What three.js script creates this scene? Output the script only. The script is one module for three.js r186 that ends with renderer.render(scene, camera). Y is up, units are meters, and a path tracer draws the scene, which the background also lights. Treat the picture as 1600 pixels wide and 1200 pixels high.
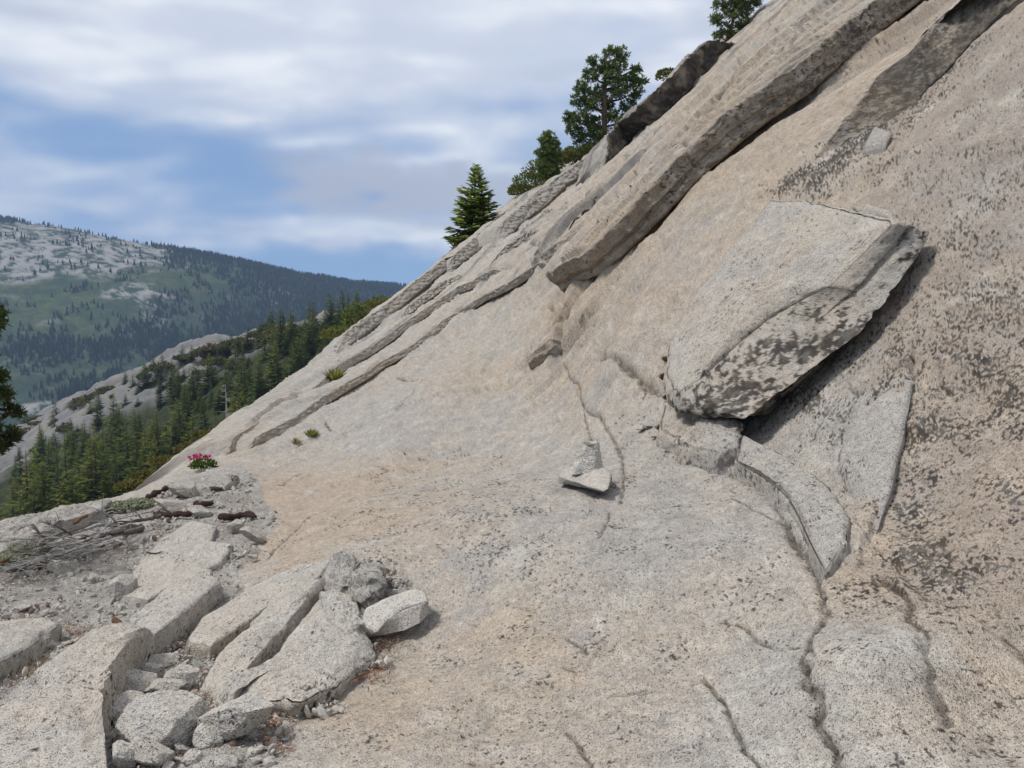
import * as THREE from 'three';
import { mergeGeometries } from 'three/addons/utils/BufferGeometryUtils.js';

// ------------------------------------------------------------------ camera, sky, sun, exposure
const FOCAL = 1258, EYE = 1.6, PITCH = 4.55 * Math.PI / 180;
const scene = new THREE.Scene();
const camera = new THREE.PerspectiveCamera(2 * Math.atan(600 / FOCAL) * 180 / Math.PI, 4 / 3, 0.1, 9000);
camera.position.set(0, EYE, 0);
camera.lookAt(0, EYE - Math.sin(PITCH) * 10, -Math.cos(PITCH) * 10);
scene.add(camera);

// gradient noise, -1 to 1
const PERM = new Uint8Array(512), GX = new Float64Array(256), GY = new Float64Array(256), GZ = new Float64Array(256);
{ let s = 12345; const R = () => (s = Math.imul(s, 1664525) + 1013904223 >>> 0) / 4294967296, p = Array.from({ length: 256 }, (_, i) => i); for (let i = 255; i > 0; i--) { const j = Math.floor(R() * (i + 1)); [p[i], p[j]] = [p[j], p[i]]; } for (let i = 0; i < 512; i++) PERM[i] = p[i & 255];
  const E = [[1, 1, 0], [-1, 1, 0], [1, -1, 0], [-1, -1, 0], [1, 0, 1], [-1, 0, 1], [1, 0, -1], [-1, 0, -1], [0, 1, 1], [0, -1, 1], [0, 1, -1], [0, -1, -1]]; for (let i = 0; i < 256; i++) { const e = E[i % 12]; GX[i] = e[0]; GY[i] = e[1]; GZ[i] = e[2]; } }
function N3(x, y, z) {
  const fx = Math.floor(x), fy = Math.floor(y), fz = Math.floor(z), X = fx & 255, Y = fy & 255, Z = fz & 255; x -= fx; y -= fy; z -= fz;
  const u = x * x * x * (x * (x * 6 - 15) + 10), v = y * y * y * (y * (y * 6 - 15) + 10), w = z * z * z * (z * (z * 6 - 15) + 10), x1 = x - 1, y1 = y - 1, z1 = z - 1;
  const A = PERM[X] + Y, AA = PERM[A & 255] + Z, AB = PERM[A + 1 & 255] + Z, B = PERM[X + 1] + Y, BA = PERM[B & 255] + Z, BB = PERM[B + 1 & 255] + Z;
  let g = PERM[AA & 255]; const a = GX[g] * x + GY[g] * y + GZ[g] * z; g = PERM[BA & 255]; const b = GX[g] * x1 + GY[g] * y + GZ[g] * z; g = PERM[AB & 255]; const c = GX[g] * x + GY[g] * y1 + GZ[g] * z; g = PERM[BB & 255]; const d = GX[g] * x1 + GY[g] * y1 + GZ[g] * z;
  g = PERM[AA + 1 & 255]; const e = GX[g] * x + GY[g] * y + GZ[g] * z1; g = PERM[BA + 1 & 255]; const f = GX[g] * x1 + GY[g] * y + GZ[g] * z1; g = PERM[AB + 1 & 255]; const h = GX[g] * x + GY[g] * y1 + GZ[g] * z1; g = PERM[BB + 1 & 255]; const i = GX[g] * x1 + GY[g] * y1 + GZ[g] * z1;
  const p = a + u * (b - a), q = c + u * (d - c), r = e + u * (f - e), t = h + u * (i - h), m = p + v * (q - p), n = r + v * (t - r); return m + w * (n - m);
}
function fbm(x, y, z, o = 4) { let s = 0, a = .5; for (let i = 0; i < o; i++) { s += a * N3(x, y, z); x = x * 2.03 + 7.1; y = y * 2.03 + 3.7; z = z * 2.03 + 1.9; a *= .5; } return s; }
const sstep = (a, b, x) => { x = Math.min(1, Math.max(0, (x - a) / (b - a))); return x * x * (3 - 2 * x); };
const mix = (a, b, t) => a + (b - a) * t;
const mix3 = (a, b, t) => [mix(a[0], b[0], t), mix(a[1], b[1], t), mix(a[2], b[2], t)];
function rng(seed) { let s = seed >>> 0; return () => { s = (s + 0x6D2B79F5) >>> 0; let t = s; t = Math.imul(t ^ (t >>> 15), t | 1); t ^= t + Math.imul(t ^ (t >>> 7), t | 61); return ((t ^ (t >>> 14)) >>> 0) / 4294967296; }; }

// one computed sky: blue air with broken high cloud, thinning to clear air at the horizon
{
  const W = 1280, H = 640, data = new Float32Array(W * H * 4);
  for (let j = 0; j < H; j++) {
    const el = (0.5 - (j + .5) / H) * Math.PI;            // row 0 of the array is flipped below
    for (let i = 0; i < W; i++) {
      const az = ((i + .5) / W - .5) * Math.PI * 2;
      const dx = Math.cos(el) * Math.cos(az), dy = Math.sin(el), dz = Math.cos(el) * Math.sin(az);
      const e = Math.max(0, el) * 180 / Math.PI;
      const a = Math.atan2(dx, -dz) * 180 / Math.PI;        // 0 = looking along -z, + to the right
      // clear air
      const h = Math.exp(-e / 5);
      let c = [mix(.20, .27, h), mix(.325, .44, h), mix(.56, .67, h)];
      // cloud sheet on a plane overhead, drawn out by a warp
      const k = 1 / (Math.max(dy, 0) + .09);
      const u = dx * k, v = dz * k;
      const w1 = fbm(u * .55, v * .55, 3.1, 4), w2 = fbm(u * .5 + 9, v * .5, 8.2, 4);
      let n = fbm(u * .42 + w1 * 1.2, v * .75 + w2 * 1.2, 1.7, 6);
      const fine = fbm(u * 1.6 + w1 * 2, v * 3.2 + w2, 4.4, 5);
      const sheet = fbm(a * .045 + 2.2, e * .16 + w1, 6.5, 4);
      // cover: thick above about 13 degrees, blue gap 9-13 on the left, thin veil 5-9, clear at the horizon
      const band = fbm(a * .07 + 3.3, e * .32 + 1.5 * w1, 9.1, 5), rag = fbm(a * .26 + 1.4 * w2, e * .85, 5.5, 4), mack = fbm(u * 3.1 + w1 * 2, v * 4.2 + w2 * 2, 2.2, 3);
      const gap = Math.exp(-((e - 10.4 - (a + 24) * -.14 + 3 * w1) ** 2) / 6) * sstep(2, -20, a), gap2 = Math.exp(-((e - 12.0 - (a - 2) * .1) ** 2) / 4 - ((a + 1) ** 2) / 90), gap3 = sstep(-6, 14, a) * sstep(10, 15, e) * sstep(40, 20, a);
      let cover = .70 + .32 * sstep(11, 17, e) + .5 * n + .38 * band + .24 * rag + .26 * fine + .14 * mack;
      cover += -.55 * gap - .12 * gap2 - .20 * gap3 + .10 * Math.exp(-((e - 6.6) ** 2) / 4);
      cover *= sstep(1.6, 6.8, e + 3 * w2 + .06 * a + 2.5 * rag);
      const t = sstep(.05, 1.0, cover) * .95;
      // lens-shaped grey cloud right of the middle
      const bank = sstep(.28, .8, Math.exp(-((e - 9.2 + .05 * (a + 8) + 2.4 * rag + 1.5 * w1) ** 2) / 5) * sstep(-24, -10, a) + .3 * n) * sstep(60, 20, Math.abs(a));
      let cl = mix3([.58, .63, .73], [.80, .83, .87], sstep(-.15, .35, band * .9 + n * .8 + .5 * fine + .3 * mack));
      cl = mix3(cl, [.45, .50, .61], sstep(.05, .4, fbm(a * .06 + 7, e * .3 + w2 * 1.5, 2.5, 4) + .3 * rag) * .6);
      c = mix3(c, cl, t);
      c = mix3(c, [.41, .445, .54], bank * .85);
      if (el < 0) { const g = sstep(0, -.12, el); c = mix3(c, [.10, .12, .11], g); }
      const o = ((H - 1 - j) * W + i) * 4;
      data[o] = c[0]; data[o + 1] = c[1]; data[o + 2] = c[2]; data[o + 3] = 1;
    }
  }
  const sky = new THREE.DataTexture(data, W, H, THREE.RGBAFormat, THREE.FloatType);
  sky.mapping = THREE.EquirectangularReflectionMapping; sky.magFilter = sky.minFilter = THREE.LinearFilter;
  sky.colorSpace = THREE.LinearSRGBColorSpace; sky.needsUpdate = true;
  scene.background = sky; scene.environment = sky;
}
const sun = new THREE.DirectionalLight(new THREE.Color(1, .955, .89), 2.6);
sun.position.set(-52, 84, 5); sun.target.position.set(0, 0, 0);
sun.castShadow = true; sun.shadow.radius = 22; sun.shadow.mapSize.set(4096, 4096);
Object.assign(sun.shadow.camera, { left: -120, right: 120, top: 120, bottom: -120, near: 1, far: 400 });
scene.add(sun, sun.target);

const renderer = new THREE.WebGLRenderer({ antialias: true });
renderer.setSize(1024, 768);
renderer.toneMapping = THREE.LinearToneMapping;
renderer.toneMappingExposure = 1.16;
renderer.shadowMap.enabled = true;
scene.fog = new THREE.FogExp2(new THREE.Color(.50, .68, 1.0), 0.0001);

// ------------------------------------------------------------------ helpers
const used = new Map();
function numbered(n) { const k = used.get(n) || 0; used.set(n, k + 1); return k ? `${n}_${String(k).padStart(3, '0')}` : n; }
function shade(o) { o.traverse(m => { if (m.isMesh) { m.castShadow = m.receiveShadow = true; } }); return o; }
function thing(o, name, label, category, group) {
  o.name = numbered(name); o.userData.label = label; o.userData.category = category; if (group) o.userData.group = group;
  scene.add(shade(o)); return o;
}
function structure(o, name, label, category) { o.name = numbered(name); o.userData = { kind: 'structure', label, category }; scene.add(shade(o)); return o; }
function stuff(o, name, label, category) { o.name = numbered(name); o.userData = { kind: 'stuff', label, category }; scene.add(shade(o)); return o; }
function part(geo, mat, name, parent) { const m = new THREE.Mesh(geo, mat); m.name = name; parent.add(m); return m; }

// direction of a photograph pixel (1600 x 1200) as slopes (X right, Y up) per metre of depth
function slope(px, py) {
  const x = (px - 800) / FOCAL, y = (600 - py) / FOCAL, cp = Math.cos(PITCH), sp = Math.sin(PITCH);
  const dy = y * cp - sp, dz = -(y * sp + cp);
  return [x / -dz, dy / -dz];
}
function toPixel(X, Y) {        // inverse
  const cp = Math.cos(PITCH), sp = Math.sin(PITCH);
  const zc = -cp - sp * Y, yc = cp * Y - sp;                // depth along the view axis (negative), height in view
  const w = -(-cp + sp * -Y);                                  // = cp - sp*Y
  const fwd = cp - sp * Y, up = sp + cp * Y;
  return [800 + FOCAL * X / fwd, 600 - FOCAL * up / fwd];
}

// a smooth surface y = EYE + D * Y(x/D, ln D) through surveyed points (pixel, depth)
class Survey {
  constructor(points, plane, lam, sx = 1, range = [0, 5], xr = [-1.1, 1.1]) {
    this.plane = plane; this.sx = sx;
    const P = points.map(([a, b, d, raw]) => { const [X, Y] = raw ? [a, b] : slope(a, b); return [X, Math.log(d), Y]; });
    const n = P.length; this.P = P;
    const M = n + 3, A = Array.from({ length: M }, () => new Float64Array(M + 1));
    for (let i = 0; i < n; i++) {
      for (let j = 0; j < n; j++) A[i][j] = this.k(P[i][0] - P[j][0], P[i][1] - P[j][1]);
      A[i][i] += lam;
      A[i][n] = A[n][i] = 1; A[i][n + 1] = A[n + 1][i] = P[i][0]; A[i][n + 2] = A[n + 2][i] = P[i][1];
      A[i][M] = P[i][2] - this.base(P[i][0], Math.exp(P[i][1]));
    }
    for (let c = 0; c < M; c++) {
      let p = c; for (let r = c + 1; r < M; r++) if (Math.abs(A[r][c]) > Math.abs(A[p][c])) p = r;
      [A[c], A[p]] = [A[p], A[c]];
      for (let r = 0; r < M; r++) if (r !== c && A[r][c]) { const f = A[r][c] / A[c][c]; for (let k = c; k <= M; k++) A[r][k] -= f * A[c][k]; }
    }
    this.w = A.map((r, i) => r[M] / r[i]);
    // table for fast look-ups
    this.L0 = range[0]; this.L1 = range[1]; this.X0 = xr[0]; this.X1 = xr[1]; this.n = 321;
    const m = this.n; this.T = new Float64Array(m * m);
    for (let j = 0; j < m; j++) for (let i = 0; i < m; i++) this.T[j * m + i] = this.exact(mix(xr[0], xr[1], i / (m - 1)), mix(range[0], range[1], j / (m - 1)));
  }
  k(dx, dl) { dx *= this.sx * 1.6; const r2 = dx * dx + dl * dl; return r2 > 1e-12 ? r2 * Math.log(r2) * .5 : 0; }
  base(X, D) { const [nx, ny, nz, d] = this.plane; return (-d / D - nx * X + nz) / ny; }
  exact(X, L) {
    const P = this.P, n = P.length, w = this.w; let s = w[n] + w[n + 1] * X + w[n + 2] * L;
    for (let i = 0; i < n; i++) s += w[i] * this.k(X - P[i][0], L - P[i][1]);
    return s + this.base(X, Math.exp(L));
  }
  Y(X, L) {
    const m = this.n, T = this.T;
    let fx = (X - this.X0) / (this.X1 - this.X0) * (m - 1), fl = (L - this.L0) / (this.L1 - this.L0) * (m - 1);
    fx = Math.min(m - 1.001, Math.max(0, fx)); fl = Math.min(m - 1.001, Math.max(0, fl));
    const i = fx | 0, j = fl | 0, a = fx - i, b = fl - j, o = j * m + i;
    return mix(mix(T[o], T[o + 1], a), mix(T[o + m], T[o + m + 1], a), b);
  }
  height(x, z) { const D = Math.max(.5, -z); return EYE + D * this.Y(x / D, Math.log(D)); }
  normal(x, z) {
    const e = .03 * Math.max(1, -z * .25);
    return new THREE.Vector3(this.height(x - e, z) - this.height(x + e, z), 2 * e, this.height(x, z - e) - this.height(x, z + e)).normalize();
  }
  // where the line of sight through a pixel meets the surface raised by h
  at(px, py, h = 0) {
    const [X, Y] = slope(px, py); let L = this.L0, step = .012;
    while (L < this.L1 && this.Y(X, L) + h / Math.exp(L) < Y) L += step;
    let a = L - step, b = L; for (let i = 0; i < 24; i++) { const c = (a + b) / 2; if (this.Y(X, c) + h / Math.exp(c) < Y) a = c; else b = c; }
    const D = Math.exp(b); return new THREE.Vector3(X * D, EYE + Y * D, -D);
  }
}
const at = (px, py, d) => { const [X, Y] = slope(px, py); return new THREE.Vector3(X * d, EYE + Y * d, -d); };

// ------------------------------------------------------------------ the granite slope
const skyline = [[-120, 850, 8.2], [0, 830, 9], [100, 800, 10], [160, 783, 10.8], [210, 768, 12], [270, 728, 15], [330, 682, 18], [400, 632, 22], [470, 580, 26], [560, 518, 34], [600, 480, 38], [640, 448, 42], [700, 398, 47], [760, 345, 52], [810, 303, 55], [870, 262, 58], [940, 246, 56], [985, 206, 54], [1040, 146, 52], [1110, 80, 50], [1170, 32, 50], [1215, 0, 48], [1300, -60, 46]];
const survey = [
  [0, -1.6, 1, 1], [.6, -1.3, 1, 1], [-.7, -1.9, 1, 1], [0, -.86, 1.9, 1], [.7, -.62, 1.8, 1], [-.7, -1.06, 1.9, 1],
  [800, 1190, 2.9], [430, 1190, 3.15], [620, 1190, 3.0], [1050, 1190, 2.75], [1290, 1190, 2.5], [1450, 1190, 2.4], [1590, 1190, 2.38], [1870, 1150, 2.2],
  [640, 1010, 4.45], [900, 1000, 3.85], [1100, 1000, 3.5], [1270, 1000, 3.15], [1450, 1000, 2.9], [1590, 1000, 2.88], [750, 1000, 4.2],
  [360, 905, 6.3], [520, 900, 5.7], [700, 900, 5.05], [900, 880, 4.6], [1100, 880, 4.25], [1290, 890, 3.75], [1450, 880, 3.42], [1590, 850, 3.28], [1870, 800, 3.0],
  [430, 800, 8.6], [400, 745, 11], [600, 800, 7.3], [750, 780, 6.5], [915, 770, 5.9], [1100, 780, 5.3], [1220, 790, 4.8], [1340, 800, 4.25], [1500, 750, 3.98], [1590, 700, 3.88],
  [1130, 730, 5.7], [1030, 650, 7.2], [960, 600, 8.8], [890, 555, 11], [1160, 660, 6.3], [1300, 600, 5.6], [1450, 500, 5.3], [1590, 500, 4.9], [1430, 350, 6.3], [1590, 250, 6.05], [1870, 400, 4.4], [1870, 100, 5.6],
  [1250, 300, 8.1], [1590, 60, 7.0], [1450, 150, 8.2], [1130, 500, 7.6],
  [1100, 380, 8.9], [1000, 470, 9.4], [900, 480, 11.5], [1250, 200, 9.7], [1400, 80, 10.3], [1500, 0, 10.5],
  [1000, 300, 14], [1100, 180, 15.5], [1250, 50, 15.5], [900, 350, 18], [950, 278, 25], [860, 380, 20], [1050, 182, 27], [985, 222, 40], [1060, 150, 40],
  [600, 650, 12.5], [500, 700, 12.5], [450, 720, 12.3], [700, 600, 12.8], [800, 560, 12.6], [800, 480, 18], [700, 520, 20], [600, 580, 19], [560, 560, 25], [480, 620, 20], [760, 420, 31], [830, 340, 40], [650, 470, 34], [400, 680, 15],
  [100, 920, 6.6], [30, 1000, 5.25], [250, 830, 8.3], [150, 840, 8.3], [230, 1000, 5.1], [300, 1100, 4.0], [100, 1100, 4.0], [30, 1190, 3.3], [200, 1190, 3.25], [-200, 1100, 4.0], [-200, 930, 6.4], [330, 745, 11.5],
];
for (const [x, y, d] of skyline) survey.push([x, y, d], [x, y + 26, d * 1.35], [x, y + 130, d * 2.1]);
const slab = new Survey(survey, [-.61, .78, .117, 1.35], .0006, 1, [0, 4.9]);
const S = (px, py, h) => slab.at(px, py, h);

// granite: speckle and relief, in metres
const TILE = 1.15;
function speckle(seed, dark) {
  const W = 1024, R = rng(seed), buf = new Float32Array(W * W).fill(.86), hgt = new Float32Array(W * W).fill(.5), warm = new Float32Array(W * W);
  const cell = (n, amp, into) => { const g = new Float32Array(n * n).map(() => R() - .5); for (let y = 0; y < W; y++) for (let x = 0; x < W; x++) { const fx = x / W * n, fy = y / W * n, i = fx | 0, j = fy | 0, a = fx - i, b = fy - j, I = (i + 1) % n, J = (j + 1) % n; into[y * W + x] += amp * mix(mix(g[j * n + i], g[j * n + I], a), mix(g[J * n + i], g[J * n + I], a), b); } };
  cell(24, .10, buf); cell(90, .18, buf); cell(260, .26, buf); cell(512, .28, buf); cell(40, .12, warm); cell(260, .2, warm);
  cell(60, .25, hgt); cell(200, .3, hgt); cell(430, .35, hgt);
  const spot = (n, r0, r1, v, hv, al) => { for (let k = 0; k < n; k++) { const cx = R() * W, cy = R() * W, r = mix(r0, r1, R() ** 2), st = 1 + R() * 1.6, th = -.25 + (R() - .5) * 1.5, ct = Math.cos(th), sn = Math.sin(th), e = Math.ceil(r * st); for (let y = -e; y <= e; y++) for (let x = -e; x <= e; x++) { const u = (x * ct + y * sn) / st, w = -x * sn + y * ct, d = (u * u + w * w) / (r * r); if (d < 1) { const o = ((cy + y + W | 0) % W) * W + ((cx + x + W | 0) % W), f = al * Math.min(1, (1 - d) * 2); buf[o] = mix(buf[o], v, f); hgt[o] += hv * f; } } } };
  spot(16000, .9, 3.2, 1.08, .14, .7); spot(dark * 3, .7, 2.1, .20, -.25, .8); spot(dark / 3 | 0, 1.2, 3.6, .30, -.35, .75); spot(2600, 1.5, 4.5, .60, -.12, .6); spot(160, 3, 7, .45, -.3, .5);
  const img = new Uint8Array(W * W * 4), bmp = new Uint8Array(W * W * 4);
  for (let i = 0; i < W * W; i++) { const v = buf[i], w = warm[i]; img[i * 4] = 255 * Math.min(1, Math.max(0, v * (1 + w * .22))); img[i * 4 + 1] = 255 * Math.min(1, Math.max(0, v)); img[i * 4 + 2] = 255 * Math.min(1, Math.max(0, v * (1 - w * .3))); img[i * 4 + 3] = 255; const b = 255 * Math.min(1, Math.max(0, hgt[i])); bmp[i * 4] = bmp[i * 4 + 1] = bmp[i * 4 + 2] = b; bmp[i * 4 + 3] = 255; }
  const make = d => { const t = new THREE.DataTexture(d, W, W); t.wrapS = t.wrapT = THREE.RepeatWrapping; t.magFilter = THREE.LinearFilter; t.minFilter = THREE.LinearMipmapLinearFilter; t.generateMipmaps = true; t.needsUpdate = true; return t; };
  return [make(img), make(bmp)];
}
const [grainMap, grainBump] = speckle(11, 5200);
const graniteMat = new THREE.MeshPhysicalMaterial({ specularIntensity: .35, color: 0xffffff, vertexColors: true, map: grainMap, bumpMap: grainBump, bumpScale: .009, roughness: .93 });
const [gritMap, gritBump] = speckle(23, 9000);
const gritMat = new THREE.MeshStandardMaterial({ color: 0xffffff, vertexColors: true, map: gritMap, bumpMap: gritBump, bumpScale: .016, roughness: 1 });

// mineral stains and lichen that the photograph shows, [pixel x, y, radius x, radius y, strength]
const stainTan = [[520, 800, 130, 80, .9], [430, 830, 70, 90, .8], [640, 740, 150, 40, .7], [760, 590, 130, 40, .9], [700, 1080, 190, 150, .55], [560, 1120, 130, 90, .6], [1000, 480, 120, 120, .55], [1180, 260, 130, 170, .75], [1380, 60, 120, 120, .7], [880, 490, 60, 60, .7], [1500, 900, 170, 90, .9], [1560, 1100, 120, 150, .7], [1500, 640, 150, 140, .5], [1340, 920, 60, 70, .7], [1120, 120, 120, 120, .4], [960, 330, 90, 90, .45], [820, 1000, 120, 80, .35]];
const stainGrey = [[1330, 680, 70, 120, .8], [1180, 560, 90, 60, .3], [760, 700, 120, 60, .4], [560, 690, 140, 60, .6], [1010, 860, 160, 120, .5], [1180, 1100, 110, 120, .6], [1380, 1020, 80, 90, .7], [1000, 640, 60, 60, .5], [620, 560, 160, 60, .4], [1240, 820, 60, 80, .7], [1560, 200, 100, 120, .4], [450, 640, 120, 60, .5]];
const lichen = [[760, 820, 130, 90, .20], [900, 1010, 190, 140, .10], [640, 740, 130, 50, .14], [1228, 292, 34, 20, 1.2], [1262, 270, 40, 26, 1.4], [1300, 243, 44, 30, 1.4], [1345, 212, 44, 32, 1.3], [1390, 172, 40, 36, 1.2], [1450, 122, 40, 36, 1.0], [1500, 76, 40, 36, 1.0], [1560, 380, 160, 200, .30], [1500, 560, 160, 160, .25], [1420, 240, 120, 100, .22], [1430, 800, 70, 110, .9], [1520, 640, 130, 120, .62], [1580, 760, 90, 150, .58], [1290, 640, 80, 60, .85], [1450, 910, 90, 50, .85], [1560, 960, 70, 40, .6], [1350, 560, 90, 40, .7], [1480, 440, 90, 90, .3], [1390, 1140, 60, 50, .2], [1210, 610, 60, 50, .8], [1560, 520, 80, 90, .5], [720, 830, 110, 90, .32], [1530, 1180, 70, 40, .4], [1400, 700, 60, 60, .5]];
function blob(list, px, py) { let s = 0; for (let k = 0; k < list.length; k++) { const b = list[k], dx = (px - b[0]) / b[2], dy = (py - b[1]) / b[3], d = dx * dx + dy * dy; if (d < 4) s += b[4] * Math.exp(-d); } return s; }
const GREY = [.455, .414, .360], TAN = [.452, .372, .288], BLUE = [.392, .366, .332], PALE = [.535, .505, .455], BLACK = [.028, .026, .026], BROWN = [.20, .155, .105];
const tmpC = [0, 0, 0];
function granite(x, y, z, tan = 0, grey = 0, lich = 0, coarse = 1, patch = 0) {
  const n1 = fbm(x * .45, y * .45, z * .45, 4), n2 = fbm(x * 1.5 + 5, y * 1.5, z * 1.5, 4), n3 = N3(x * 7, y * 7, z * 7), n4 = N3(x * 23, y * 23, z * 23);
  const t = sstep(.0, 1, fbm(x * 5, y * 5, z * 5 + 8, 3) * .35 + .30 + n1 * .6 + n2 * .5 + n3 * .12 + tan * .58 - grey * .5);
  let r = mix(GREY[0], TAN[0], t), g = mix(GREY[1], TAN[1], t), b = mix(GREY[2], TAN[2], t);
  const bl = sstep(.15, .75, .3 - n1 * .5 + fbm(x * 2.2, y * 2.2 + 9, z * 2.2, 3) * 1.1 + grey * .5 - tan * .35) * .75;
  r = mix(r, BLUE[0], bl); g = mix(g, BLUE[1], bl); b = mix(b, BLUE[2], bl);
  const pl = sstep(.12, .5, fbm(x * 3.1 + 20, y * 3.1, z * 3.1, 4)) * .6;
  r = mix(r, PALE[0], pl); g = mix(g, PALE[1], pl); b = mix(b, PALE[2], pl);
  const n5 = N3(x * 62, y * 62, z * 62), k = 1 + coarse * (.16 * n3 + .2 * n4 + .16 * n5); r *= k; g *= k; b *= k;
  if (lich > .02) {
    const f = N3(x * 38 + 3, y * 38, z * 38) * .75 + N3(x * 80, y * 80, z * 80 + 5) * .6 + N3(x * 4, y * 4, z * 4) * .5;
    const fp = patch ? N3(x * 13, y * 13 + 7, z * 13) * .7 + N3(x * 31, y * 31, z * 31) * .55 + N3(x * 62, y * 62, z * 62) * .35 : 0;
    const d = sstep(.42, .58, f * (1 - patch) + patch * fp + lich * .40 - .08) * .9; const tone = N3(x * 13, y * 13, z * 13 + 30), dk = tone > .1 ? BLACK : tone > -.2 ? [.06, .05, .04] : [.10, .10, .095];
    r = mix(r, dk[0], d); g = mix(g, dk[1], d); b = mix(b, dk[2], d);
    const d2 = lich * sstep(.0, .5, N3(x * 9, y * 9 + 4, z * 9)) * .2; r = mix(r, BROWN[0], d2); g = mix(g, BROWN[1], d2); b = mix(b, BROWN[2], d2);
  }
  tmpC[0] = r; tmpC[1] = g; tmpC[2] = b; return tmpC;
}

// cracks, steps and swellings of the rock, traced and laid on the surface
const cracks = [   // points, half width, depth
  [[[885, 575], [893, 595], [910, 610], [915, 640], [925, 655], [940, 655], [947, 670], [960, 690], [968, 715], [973, 750], [970, 790]], .016, .05],
  [[[915, 640], [918, 668], [924, 690]], .012, .03], [[[955, 800], [948, 820], [938, 845]], .01, .015],
  [[[1066, 722], [1100, 730], [1140, 740], [1190, 768], [1213, 784], [1232, 832], [1256, 872], [1283, 902], [1287, 940]], .032, .08],
  [[[1285, 900], [1310, 860], [1325, 815], [1328, 800]], .012, .04],
  [[[1287, 940], [1290, 970], [1268, 1010], [1262, 1045], [1275, 1085], [1290, 1120], [1295, 1160], [1312, 1215]], .03, .09],
  [[[1125, 965], [1160, 975], [1185, 1000], [1220, 1015], [1255, 1018]], .010, .03],
  [[[1092, 1055], [1130, 1095], [1150, 1140], [1165, 1175], [1190, 1205]], .012, .035],
  [[[880, 1140], [900, 1160], [915, 1185], [928, 1205]], .013, .035], [[[885, 1000], [905, 1008], [918, 1022]], .01, .02], [[[880, 1045], [900, 1052]], .008, .02], [[[955, 1085], [980, 1080], [1010, 1072]], .008, .015],
  [[[1380, 905], [1410, 930], [1425, 975], [1445, 990], [1455, 1030], [1468, 1080], [1478, 1125], [1500, 1160]], .024, .05],
  [[[1265, 1012], [1275, 1030], [1285, 1045]], .01, .03], [[[1560, 985], [1590, 1010], [1610, 1040]], .012, .04],
  [[[1110, 795], [1150, 790], [1200, 815], [1232, 835]], .006, .012],
  [[[855, 470], [870, 490], [852, 520], [836, 530], [832, 548], [822, 578], [806, 604], [796, 610]], .045, .1],
  [[[908, 455], [890, 478], [868, 506]], .05, .12], [[[820, 584], [850, 566], [895, 545]], .025, .08],
  [[[662, 588], [640, 617], [622, 632]], .02, .05], [[[648, 592], [622, 590]], .05, .10],
  [[[548, 608], [575, 595]], .03, .06], [[[505, 656], [515, 672]], .02, .03],
  [[[940, 560], [965, 580], [1000, 596], [1035, 612]], .06, .14], [[[892, 545], [912, 520], [930, 512]], .05, .10], [[[905, 515], [945, 470], [975, 425]], .05, .10],
  [[[1310, 620], [1290, 650], [1272, 690]], .012, .03], [[[1330, 610], [1348, 630], [1362, 628]], .010, .02],
  [[[440, 760], [450, 748], [470, 738]], .025, .03], [[[415, 868], [480, 812], [560, 780]], .02, .012],
  [[[1060, 262], [1085, 256], [1110, 256]], .02, .06], [[[1200, 128], [1230, 120], [1260, 70], [1310, 0]], .035, .08], [[[960, 325], [985, 285], [1005, 250], [1030, 205]], .05, .10], [[[1160, 130], [1190, 80], [1230, 30]], .04, .05],
  [[[905, 395], [1000, 302], [1100, 203], [1200, 102], [1295, 0]], .06, .12], [[[960, 300], [1040, 222], [1120, 140], [1190, 62], [1240, 0]], .07, .12], [[[930, 306], [1010, 218], [1075, 152]], .08, .14], [[[985, 345], [1070, 262], [1150, 180], [1240, 92]], .04, .08],
  [[[880, 330], [905, 300], [930, 280]], .1, .15], [[[840, 345], [870, 350], [860, 365]], .08, .1], [[[800, 360], [840, 345], [880, 340]], .07, .1], [[[770, 385], [800, 372], [830, 365]], .07, .12],
  [[[690, 470], [740, 430], [785, 405]], .06, .1], [[[640, 500], [690, 470]], .05, .08], [[[820, 385], [850, 380]], .08, .12], [[[830, 400], [850, 405], [858, 395]], .08, .12],
];
const steps = [   // points, rise of the left-hand side, fade length
  [[[1470, 562], [1468, 600], [1466, 640]], .030, .10], [[[1425, 590], [1415, 650], [1400, 720], [1385, 780], [1368, 828]], .05, .35],
  [[[1590, 1030], [1520, 960], [1440, 935], [1400, 890]], -.05, .5], [[[973, 700], [968, 760], [958, 800]], -.025, .25], [[[893, 595], [915, 640]], -.03, .3],
  [[[500, 690], [600, 640], [700, 615], [800, 596]], -.05, 1.5],
];
const swells = [[985, 565, 60, 40, .24], [1380, 1080, 110, 130, .15], [1240, 820, 50, 80, .05], [1540, 1080, 90, 110, .06], [930, 600, 40, 30, .06], [860, 640, 180, 80, .07], [430, 660, 90, 40, .12], [720, 650, 160, 40, .06], [1100, 820, 150, 70, .05], [600, 870, 120, 60, .05]];
const flat = (l, kind) => l.map(([p, a, b]) => {
  const q = p.map(([x, y]) => S(x, y)); let x0 = 1e9, x1 = -1e9, z0 = 1e9, z1 = -1e9; const pad = kind === 's' ? b * 3 : a * 4 + .1;
  for (const v of q) { x0 = Math.min(x0, v.x); x1 = Math.max(x1, v.x); z0 = Math.min(z0, v.z); z1 = Math.max(z1, v.z); }
  return { q, a, b, x0: x0 - pad, x1: x1 + pad, z0: z0 - pad, z1: z1 + pad };
});
const CR = flat(cracks, 'c'), ST = flat(steps, 's');
const SW = swells.map(([x, y, rx, ry, h]) => { const c = S(x, y), k = -c.z / FOCAL; return { c, r: rx * k, h, g: S(x, y + ry), rz: Math.max(.15, Math.abs(S(x, y + ry).z - c.z)) }; });
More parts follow.
